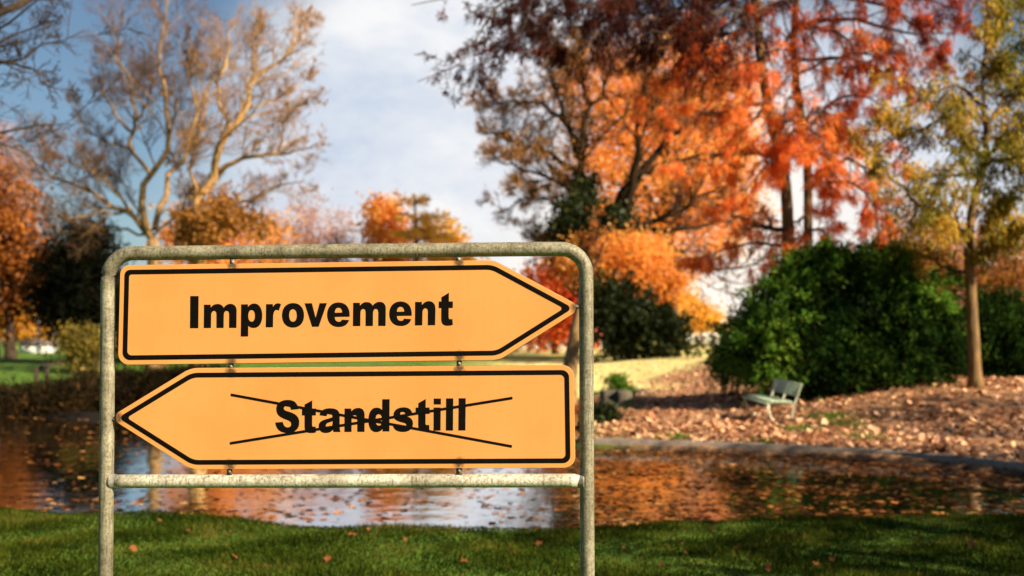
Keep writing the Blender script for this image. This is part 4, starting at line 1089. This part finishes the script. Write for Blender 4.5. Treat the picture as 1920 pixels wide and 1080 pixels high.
# --- green bushes at right
def big_bush(name, label, px, Y, blobs, seed, n, light):
    root = shrub(name, label, px, Y, blobs, M['laurel'], seed, n, .25, .17, .065, 22, None, .35, .62, M['bark_brown'], 'bush', .45)
    rng = np.random.default_rng(seed + 1)
    B = [pxblob(q[0], q[1], q[2], q[3], Y, q[4] if len(q) > 4 else 0, q[5] if len(q) > 5 else None) for q in light]
    mb = MB(); fronds(mb, B, n[0] // 3, 34, .45, .16, .055, rng, .75)  # lighter leaves at left end and top paint sunlight onto the bush
    mb.build('painted_sun_fronds', M['laurel_l'], root)
big_bush('evergreen_bush', 'large dark green bush behind the bench, widest of the bushes', 1560, 29,
  [(1590, 600, 140, 100, 0, 1.8), (1495, 615, 70, 80, -.5, 1.4), (1560, 530, 80, 50, 0, 1.4), (1690, 580, 60, 60, .3, 1.3), (1740, 640, 64, 70, .3, 1.3), (1640, 660, 150, 60, 0, 1.5), (1465, 670, 52, 50, -.6, 1.2), (1430, 645, 44, 50, -.3, 1.1), (1650, 505, 34, 34, 0, .9), (1540, 496, 40, 26, 0, .9), (1505, 530, 30, 34, 0, .9), (1550, 680, 110, 50, -.5, 1.3)],
  120, (1500, 44), [(1405, 640, 34, 46, -.8, .9), (1445, 580, 40, 50, -.6, 1.2), (1500, 530, 40, 40, -.5, 1), (1560, 496, 70, 20, -.2, 1.2), (1650, 492, 34, 20, -.2, .9), (1425, 670, 34, 40, -1, .8), (1715, 550, 56, 36, -.4, 1)])
shrub('evergreen_bush', 'small bright green bush at the left foot of the large dark bush', 1372, 33, [(1372, 655, 26, 40), (1385, 690, 22, 20), (1362, 680, 20, 26)], M['laurel_l'], 125, (130, 44), .18, .15, .055, frond=.5)
shrub('evergreen_bush', 'dark green bush behind the golden tree trunk at the right edge', 1880, 33, [(1880, 630, 60, 70), (1840, 640, 60, 80), (1930, 640, 60, 60), (1880, 680, 90, 40), (1960, 670, 60, 50)], M['laurel'], 127, (600, 44), .2, .17, .065, 12, frond=.6)

# pinkish autumn shrubs filling in behind the golden tree
for k, (x, y, rx, ry, Y, m, lab) in enumerate(((1700, 440, 70, 70, 62, 'browngold', 'thin tan shrubby tree left behind the golden tree crown'), (1790, 480, 60, 60, 66, 'pink', 'pinkish twiggy tree directly behind the golden tree trunk'), (1890, 480, 60, 70, 60, 'browngold', 'tan twiggy tree at the right edge behind the dark bush'))):
    leafy_tree('thicket_tree', lab, 'tree', (x, y), Y, [(x, y, rx, ry), (x - 20, y + 50, rx, ry * .7), (x + 25, y + 70, rx * .9, ry), (x, y + 130, rx * 1.1, ry)], M[m], M['bark_brown'], 130 + k, (300, 26), .6, .34, .1, .18, .3, -.2, 'thin trees behind the golden tree', nb=22)

# --- bench
M['benchgreen'] = surf('bench_green', [(.3, (.26, .34, .23)), (.7, (.42, .50, .35))], 8, .55, .15, .004, scale2=60)
M['benchcream'] = surf('bench_frame', [(.3, (.55, .52, .40)), (.7, (.74, .70, .54))], 12, .55, .1, .003)
def bench():
    n0 = hit(1466, 790); n0 = np.array((n0[0], n0[1], n0[2]))
    A = np.array(((1466 - 960) / F * n0[1], n0[1], 0)); 
    ax = nrm(np.array((-.13, 1.0, .05)))          # along the bench, away from the viewer
    fx = nrm(np.array((-1.0, -.13, 0)))         # the way the sitter looks (to the left)
    Ln = 1.6
    z0 = n0[2]
    root = thing('park_bench', 'pale green slatted park bench with curved legs on fallen leaves', 'bench', (A[0], A[1], z0))
    def at(l, f, z): return A + ax * l + fx * f * 1.18 + np.array((0, 0, z0 + z))
    up = np.array((0, 0, 1.))
    mb = MB()
    for k in range(7):
        f = -.24 + k * .085
        z = .40 + .02 * math.cos((k - 3) / 3 * 1.3) - (0.035 if k == 6 else 0) - .01 * (k - 3) * -.4
        box(mb, at(Ln / 2, f, z), (Ln / 2, .044, .012), np.array((ax, fx, up)))
    mb.build('seat', M['benchgreen'], root)
    mb = MB(); tl = rad(20)
    bu = up * math.cos(tl) - fx * math.sin(tl); bf = fx * math.cos(tl) + up * math.sin(tl)
    for k in range(4):
        s = .15 + k * .078
        box(mb, at(Ln / 2, -.27, .42) + bu * s, (Ln / 2, .012, .034), np.array((ax, bf, bu)))
    mb.build('backrest', M['benchgreen'], root)
    for l in (.08, Ln - .08):
        mb = MB(); pts = [at(l, .27, .385), at(l, .25, .30), at(l, .20, .12), at(l, .17, .04), at(l, .10, .0), at(l, .03, -.01)]
        tubes(mb, smooth_line(np.array(pts), 16), np.full(16, .02), 8, cap=True); mb.build('leg', M['benchcream'], root, smooth=True)
        mb = MB(); pts = [at(l, -.27, .41) + bu * .43 - bf * .02, at(l, -.27, .42) - bf * .02, at(l, -.25, .30), at(l, -.21, .0), at(l, -.20, -.02)]
        tubes(mb, smooth_line(np.array(pts), 16), np.full(16, .02), 8, cap=True); mb.build('leg', M['benchcream'], root, smooth=True)
        mb = MB(); pts = [at(l, -.27, .385), at(l, .0, .375), at(l, .27, .375)]
        tubes(mb, smooth_line(np.array(pts), 10), np.full(10, .016), 8, cap=True); mb.build('seat_bearer', M['benchcream'], root, smooth=True)
    mb = MB(); pts = [at(Ln / 2, -.27, .37), at(Ln / 2, -.27, .42) - bf * .02, at(Ln / 2, -.27, .41) + bu * .43 - bf * .02]
    tubes(mb, smooth_line(np.array(pts), 10), np.full(10, .02), 8, cap=True); mb.build('back_stay', M['benchcream'], root, smooth=True)
bench()

# --- stones at the far inlet, with a plant
M['stone'] = surf('pond_stone', [(.3, (.03, .025, .018)), (.7, (.11, .09, .06))], 3, .85, .6, .03)
def stone(px, Y, w, h, d, lab, seed):
    rng = np.random.default_rng(seed); x = (px - 960) / F * Y
    root = None; mb = MB()
    nx, ny = 14, 8
    a = np.linspace(0, 2 * np.pi, 18, endpoint=False)
    rings = []
    for zz, sc_ in ((-.35, .95), (0, 1.0), (h * .7, .98), (h * .95, .9), (h, .6)):
        rr = sc_ * (1 + .06 * np.sin(3 * a + seed) + .05 * rng.normal(size=18))
        rings.append(np.stack((x + w * np.sign(np.cos(a)) * np.abs(np.cos(a)) ** .55 * rr, Y + d * np.sign(np.sin(a)) * np.abs(np.sin(a)) ** .55 * rr, np.full(18, WZ + zz)), 1))
    V = np.array(rings); i = np.arange(5 * 18).reshape(5, 18); j = np.roll(i, -1, 1)
    mb.add(V, np.stack((i[:-1], j[:-1], j[1:], i[1:]), -1).reshape(-1, 4), i[-1:])
    o = mb.build('pond_stone', M['stone'], smooth=True); tag(o, lab, 'stone', 'flat stones in the inlet')
stone(1143, 38.5, .36, .24, .5, 'flat dark stone at the inlet nearest the sign post', 1)
stone(1168, 38.0, .26, .26, .45, 'flat dark stone at the inlet, middle one under the small plant', 2)
stone(1202, 38.3, .28, .25, .5, 'flat dark stone at the inlet, farthest from the sign post', 3)
shrub('water_plant', 'small leafy plant growing on the flat stones of the inlet', 1160, 39.2, [(1153, 720, 14, 12), (1172, 722, 10, 8)], M['laurel_l'], 140, (30, 30), .1, .22, .06, 5, cat='plant')
shrub('bank_plant', 'low dark green plant on the shore beside the right sign post', 1132, 24.5, [(1135, 782, 24, 20), (1110, 790, 22, 22), (1145, 772, 14, 10)], M['ivy'], 141, (50, 40), .1, .12, .05, 8, cat='plant')
TUFT = [(1265, 822, 'green grass tuft on the leafy shore just above the kerb, left one'), (1555, 784, 'green grass tuft beside the bench, largest of the tufts'), (1590, 800, 'green grass tuft among brown leaves right of the bench tuft'), (1500, 806, 'green grass tuft on the leaves in front of the bench'), (1430, 832, 'small green tuft at the kerb below the bench'), (1620, 822, 'small green tuft at the kerb right below the large tuft')]
for k, (px, py, lab) in enumerate(TUFT):
    rng = np.random.default_rng(150 + k); g = hit(px, py)
    n = (260, 420, 300, 200, 120, 140)[k]; sx = (.14, .3, .28, .2, .12, .2)[k]
    p = g + rng.normal(size=(n, 3)) * (sx, sx * 1.3, 0); p[:, 2] = base_z(p[:, 0], p[:, 1]) - .01
    d = rng.normal(size=(n, 3)) * .5 + (0, 0, 1)
    mb = MB(); leaf_cards(mb, p, d, rng.uniform(.07, .17, n), rng.uniform(.012, .022, n), rng)
    o = mb.build('grass_patch', M['laurel_l']); tag(o, lab, 'grass', kind='stuff')

# unseen trees added outside the right edge to shade the bank and near grass
for k, (x, y, h, r, lab) in enumerate(((14.3, 3.0, 7.2, 3.2, 'unseen leafy tree added outside the right edge to shade the near grass'), (16.0, 9.3, 7.6, 3.0, 'unseen leafy tree added outside the right edge to shade the pond kerb'), (20.0, 16.4, 7.4, 3.2, 'unseen leafy tree added outside the right edge to shade the leafy bank'))):
    rng = np.random.default_rng(160 + k)
    b = np.array((x, y, float(base_z(x, y)) - .1)); root = thing('added_shade_tree', lab, 'tree', b)
    mb = MB(); top = b + (0, 0, h); T = smooth_line(np.array((b, b + (.1, .1, h * .5), top)), 12); R = np.linspace(.25, .08, 12); tubes(mb, T, R, 10)
    P, q = spawn(T[None], R[None], 14, (.3, .5), rng, tmin=.35, n=6, trop=UP); tubes(mb, P, q, 6); mb.build('trunk', M['bark_brown'], root, smooth=True)
    mb = MB(); crown(mb, [(b + (0, 0, h), np.array((r, r, r * .8))), (b + (.6, 1.2, h * .72), np.array((r * .8, r, r * .5))), (b + (-.4, -1.4, h * .8), np.array((r, r * .8, r * .5)))], 300, 26, .4, .2, .12, rng, .35)
    mb.build('crown', M['olive'], root)

# ------------------------------------------------------------------ fallen leaves and grass
LEAF2D = np.array([(0, -.5), (.2, -.36), (.48, -.28), (.34, -.02), (.5, .2), (.2, .2), (0, .55), (-.22, .22), (-.5, .18), (-.32, -.04), (-.46, -.3), (-.2, -.36)])
def litter(mb, p, size, rng, tilt=.35, curl=.3, nrm_up=True):
    N = len(p); K = len(LEAF2D)
    yaw = rng.uniform(0, 2 * np.pi, N); c, s = np.cos(yaw), np.sin(yaw)
    q = LEAF2D[None] * (size[:, None, None]) * rng.uniform(.75, 1.2, (N, K, 1)) * np.stack((np.ones(N), rng.uniform(.7, 1.2, N)), 1)[:, None]
    x = q[:, :, 0] * c[:, None] - q[:, :, 1] * s[:, None]; y = q[:, :, 0] * s[:, None] + q[:, :, 1] * c[:, None]
    a = rng.normal(size=(N, 2)) * tilt
    r2 = (q ** 2).sum(2) / size[:, None]
    z = x * a[:, :1] + y * a[:, 1:] + r2 * rng.uniform(-.3, 1, (N, 1)) * curl * 2 + rng.normal(size=(N, K)) * size[:, None] * curl * .12
    lift = -np.minimum(z.min(1), 0)
    v = np.empty((N, K + 1, 3)); v[:, 0] = p; v[:, 1:, 0] = p[:, None, 0] + x; v[:, 1:, 1] = p[:, None, 1] + y; v[:, 1:, 2] = p[:, None, 2] + z
    v[:, :, 2] += lift[:, None] * .8
    i = np.arange(K); f = np.stack((np.zeros(K, int), 1 + i, 1 + (i + 1) % K), 1)
    F_ = (np.arange(N)[:, None, None] * (K + 1) + f[None]).reshape(-1, 3)
    mb.add(v.reshape(-1, 3), F_)

rng = np.random.default_rng(7)
def scatter(poly, n, y0, y1, x0, x1):
    x = rng.uniform(x0, x1, n); y = rng.uniform(y0, y1, n)
    return x, y
# leaf litter on the far shore, thinning with distance
pts = []
for n, (y0, y1, x0, x1) in ((11000, (15, 24, 1.2, 13)), (9000, (24, 34, 1.8, 17)), (6000, (34, 60, 3, 14))):
    x = rng.uniform(x0, x1, n); y = rng.uniform(y0, y1, n)
    k = (sdist(LEAFY, x, y) < .3 * rng.normal(size=n)) & (sdist(POND, x, y) > .05)
    # a few bare grassy patches
    k &= (np.sin(x * 1.9 + 1.2 * np.sin(y)) * np.sin(y * 1.4 + x) < .82)
    pts.append(np.stack((x[k], y[k]), 1))
p = np.concatenate(pts); z = base_z(p[:, 0], p[:, 1]) + .004
# sparse leaves out over the pale lawn, and some on the kerb
x = rng.uniform(-2, 16, 3500); y = rng.uniform(34, 75, 3500); k = (sdist(POND, x, y) > .1)
p = np.concatenate((p, np.stack((x[k], y[k]), 1))); z = np.concatenate((z, base_z(x[k], y[k]) + .004))
KL = smooth_line(np.array([(q[0], q[1], 0) for q in kerb]), 400); kk = rng.integers(0, 400, 330)
p = np.concatenate((p, KL[kk, :2] + np.stack((rng.normal(size=330) * .05, rng.uniform(.03, .40, 330)), 1))); z = np.concatenate((z, np.full(330, .042)))
mb = MB(); litter(mb, np.column_stack((p, z)), rng.uniform(.035, .15, len(p)) * rng.choice((.55, .9, 1.1), len(p)), rng, .4, .4)
o = mb.build('fallen_leaves', M['litter']); tag(o, 'carpet of orange brown fallen leaves on the far shore', 'fallen leaves', kind='stuff')

# leaves floating on the water
n = 120000
x = rng.uniform(-13, 10, n); y = rng.uniform(9, 31, n)
sd = sdist(POND, x, y)
clus = .5 + .5 * np.sin(x * 1.1 + 1.3 * np.sin(y * 1.9)) * np.sin(y * 2.3 + x * .7)
dens = np.where(x > .055 * y + .05 * np.sin(y * 5), .35 + .65 * clus, .06 + .22 * clus ** 3) * np.where(y > 22, .5, 1)
k = (sd < -.03) & (rng.random(n) < dens * (.7 + .6 * S(2.0, .2, -sd)))
p = np.column_stack((x[k], y[k], np.full(k.sum(), WZ + .004)))
mb = MB(); litter(mb, p, rng.uniform(.03, .125, len(p)), rng, .05, .16)
o = mb.build('floating_leaves', M['float']); tag(o, 'brown leaves floating on the dark pond', 'floating leaves', kind='stuff')

# grass on the near bank
n = 150000
x = rng.uniform(-6.2, 6.2, n); y = rng.uniform(7.6, 11.8, n)
sd = sdist(POND, x, y); k = (sd > -.10 + .05 * rng.random(n)) & (np.abs(x) < .55 * y + .3)
x, y = x[k], y[k]; n = len(x)
p = np.column_stack((x, y, ground_z(x, y) - .005))
lean = np.stack((np.sin(x * 2.1 + y), np.cos(y * 2.7 - x * 1.3), np.zeros(n)), 1) * .35
hgt = rng.uniform(.025, .065, n) * (1 + .35 * np.sin(x * 3.1 + 2 * np.sin(y * 2.2)))
mb = MB(); leaf_cards(mb, p, rng.normal(size=(n, 3)) * (.45, .45, .2) + lean + (0, 0, 1), hgt, rng.uniform(.006, .012, n), rng)
o = mb.build('lawn_grass', M['grass']); tag(o, 'short green grass on the near bank of the pond', 'grass', kind='stuff')
# leaves lying in the near grass, each one a thing
near_leaf = []
rng2 = np.random.default_rng(77)
spots = [(614, 1062, 'curled brown leaf in the grass, left of the middle below the cross rail'), (1285, 1040, 'white leaf lying in the grass right of the right sign post'), (1278, 1030, None), (1180, 1033, None), (430, 1045, None), (700, 1000, None), (880, 1055, None)]
xs_ = np.concatenate(([250, 520, 660, 960, 1200, 1330, 1530, 1720, 614, 600, 1285, 1280, 1170, 440, 690, 870, 1010, 1335, 1440, 1560, 1700, 300, 350, 760, 950, 1240, 1380, 1480, 1640, 1820], []))
ys_ = [1040, 1012, 1010, 1045, 1052, 1058, 1066, 1016, 1062, 1050, 1045, 1027, 1036, 1052, 1003, 1060, 1030, 1002, 1078, 1060, 1040, 985, 1005, 1020, 1075, 1072, 1035, 1012, 1005, 1030]
for k, (px, py) in enumerate(zip(xs_, ys_)):
    g = hit(px, py); mb = MB()
    litter(mb, np.array([(g[0], g[1], g[2] + .03)]), np.array([rng2.uniform(.035, .08)]), rng2, .45, .6)
    o = mb.build('grass_leaf', M['grassleaf'])
    tag(o, 'curled brown autumn leaf lying in the near grass', 'leaf', 'single leaves in the near grass')

# ------------------------------------------------------------------ sky, sun, camera
w = bpy.data.worlds.new('World'); sc.world = w; w.use_nodes = True
nt = w.node_tree; nt.nodes.clear()
sky = nd(nt, 'ShaderNodeTexSky'); sky.sky_type = 'NISHITA'; sky.sun_disc = False
el = math.asin(SUN[2]); azm = math.atan2(SUN[0], SUN[1])
sky.sun_elevation = el; sky.sun_rotation = azm
tc = nd(nt, 'ShaderNodeTexCoord')
def lobe(px, py, lo, hi):
    d = nrm(np.array(((px - 960) / F, 1, (HOR - py) / F)))
    v = nd(nt, 'ShaderNodeVectorMath'); v.operation = 'DOT_PRODUCT'; v.inputs[1].default_value = d
    nt.links.new(tc.outputs['Generated'], v.inputs[0])
    m = nd(nt, 'ShaderNodeMapRange'); m.interpolation_type = 'SMOOTHSTEP'
    m.inputs['From Min'].default_value = math.cos(rad(hi)); m.inputs['From Max'].default_value = math.cos(rad(lo))
    nt.links.new(v.outputs['Value'], m.inputs[0]); return m.outputs[0]
mp = nd(nt, 'ShaderNodeMapping'); mp.inputs['Scale'].default_value = (1, 1, 2.2); nt.links.new(tc.outputs['Generated'], mp.inputs[0])
n1 = noise(nt, 3.2, 7, .55, mp.outputs[0])
def math_(op, a, b):
    m = nd(nt, 'ShaderNodeMath'); m.operation = op
    for i, q in enumerate((a, b)):
        if isinstance(q, (int, float)): m.inputs[i].default_value = q
        else: nt.links.new(q, m.inputs[i])
    return m.outputs[0]
bank = math_('MAXIMUM', lobe(850, 400, 2, 17.5), math_('MULTIPLY', lobe(1500, 420, 3, 15), .9))
cl = math_('ADD', math_('MULTIPLY', bank, .95), math_('MULTIPLY', math_('SUBTRACT', n1.outputs['Fac'], .54), 1.1))
clr = nd(nt, 'ShaderNodeMapRange'); clr.interpolation_type = 'SMOOTHSTEP'; clr.inputs['From Min'].default_value = .02; clr.inputs['From Max'].default_value = .75
nt.links.new(cl, clr.inputs[0])
skys = nd(nt, 'ShaderNodeMix'); skys.data_type = 'RGBA'; skys.blend_type = 'MULTIPLY'; skys.inputs[0].default_value = 1
skys.inputs[7].default_value = (.60, .68, .72, 1)
nt.links.new(sky.outputs[0], skys.inputs[6])
cm = nd(nt, 'ShaderNodeMix'); cm.data_type = 'RGBA'; 
n9 = noise(nt, 7, 6, .6, mp.outputs[0])
cc = ramp(nt, [(.3, (.62, .72, .88)), (.66, (1.04, 1.04, 1.05))], n9.outputs['Fac'])
sc9 = nd(nt, 'ShaderNodeVectorMath'); sc9.operation = 'SCALE'; sc9.inputs['Scale'].default_value = 7.2
glow = nd(nt, 'ShaderNodeMix'); glow.data_type = 'RGBA'; glow.inputs[7].default_value = (1.28, 1.16, 1.02, 1)
nt.links.new(lobe(1290, 590, 1, 13), glow.inputs[0]); nt.links.new(cc.outputs[0], glow.inputs[6])
nt.links.new(glow.outputs[2], sc9.inputs[0]); nt.links.new(sc9.outputs[0], cm.inputs[7])
nt.links.new(clr.outputs[0], cm.inputs[0]); nt.links.new(skys.outputs[2], cm.inputs[6])
bg = nd(nt, 'ShaderNodeBackground'); bg.inputs['Strength'].default_value = .05
nt.links.new(cm.outputs[2], bg.inputs[0])
ow = nd(nt, 'ShaderNodeOutputWorld'); nt.links.new(bg.outputs[0], ow.inputs[0])

ld = bpy.data.lights.new('sun', 'SUN'); ld.energy = 5.0; ld.angle = rad(.5); ld.color = (1, .84, .60)
lo_ = bpy.data.objects.new('sun', ld); COL.objects.link(lo_)
lo_.rotation_euler = Vector(-SUN).to_track_quat('-Z', 'Y').to_euler(); lo_.location = (30, -20, 40)

cd = bpy.data.cameras.new('camera'); cam = bpy.data.objects.new('camera', cd); COL.objects.link(cam)
cam.location = (0, 0, H); cam.rotation_euler = (rad(90), 0, 0)
cd.sensor_width = 36; cd.lens = 36 * F / 1920; cd.shift_y = (HOR - 540) / 1920
cd.clip_end = 4000; cd.clip_start = .05
cd.dof.use_dof = True; cd.dof.focus_distance = 3.92; cd.dof.aperture_fstop = 2.4
sc.camera = cam

sc.render.engine = 'CYCLES'
cy = sc.cycles
cy.use_denoising = True
try: cy.denoiser = 'OPENIMAGEDENOISE'
except Exception: pass
cy.max_bounces = 6; cy.diffuse_bounces = 3; cy.glossy_bounces = 3; cy.transmission_bounces = 4; cy.caustics_reflective = False; cy.caustics_refractive = False
cy.sample_clamp_indirect = 6
vs = sc.view_settings
vs.view_transform = 'Standard'; vs.look = 'None'; vs.gamma = 1; vs.exposure = 1.35; vs.use_curve_mapping = False
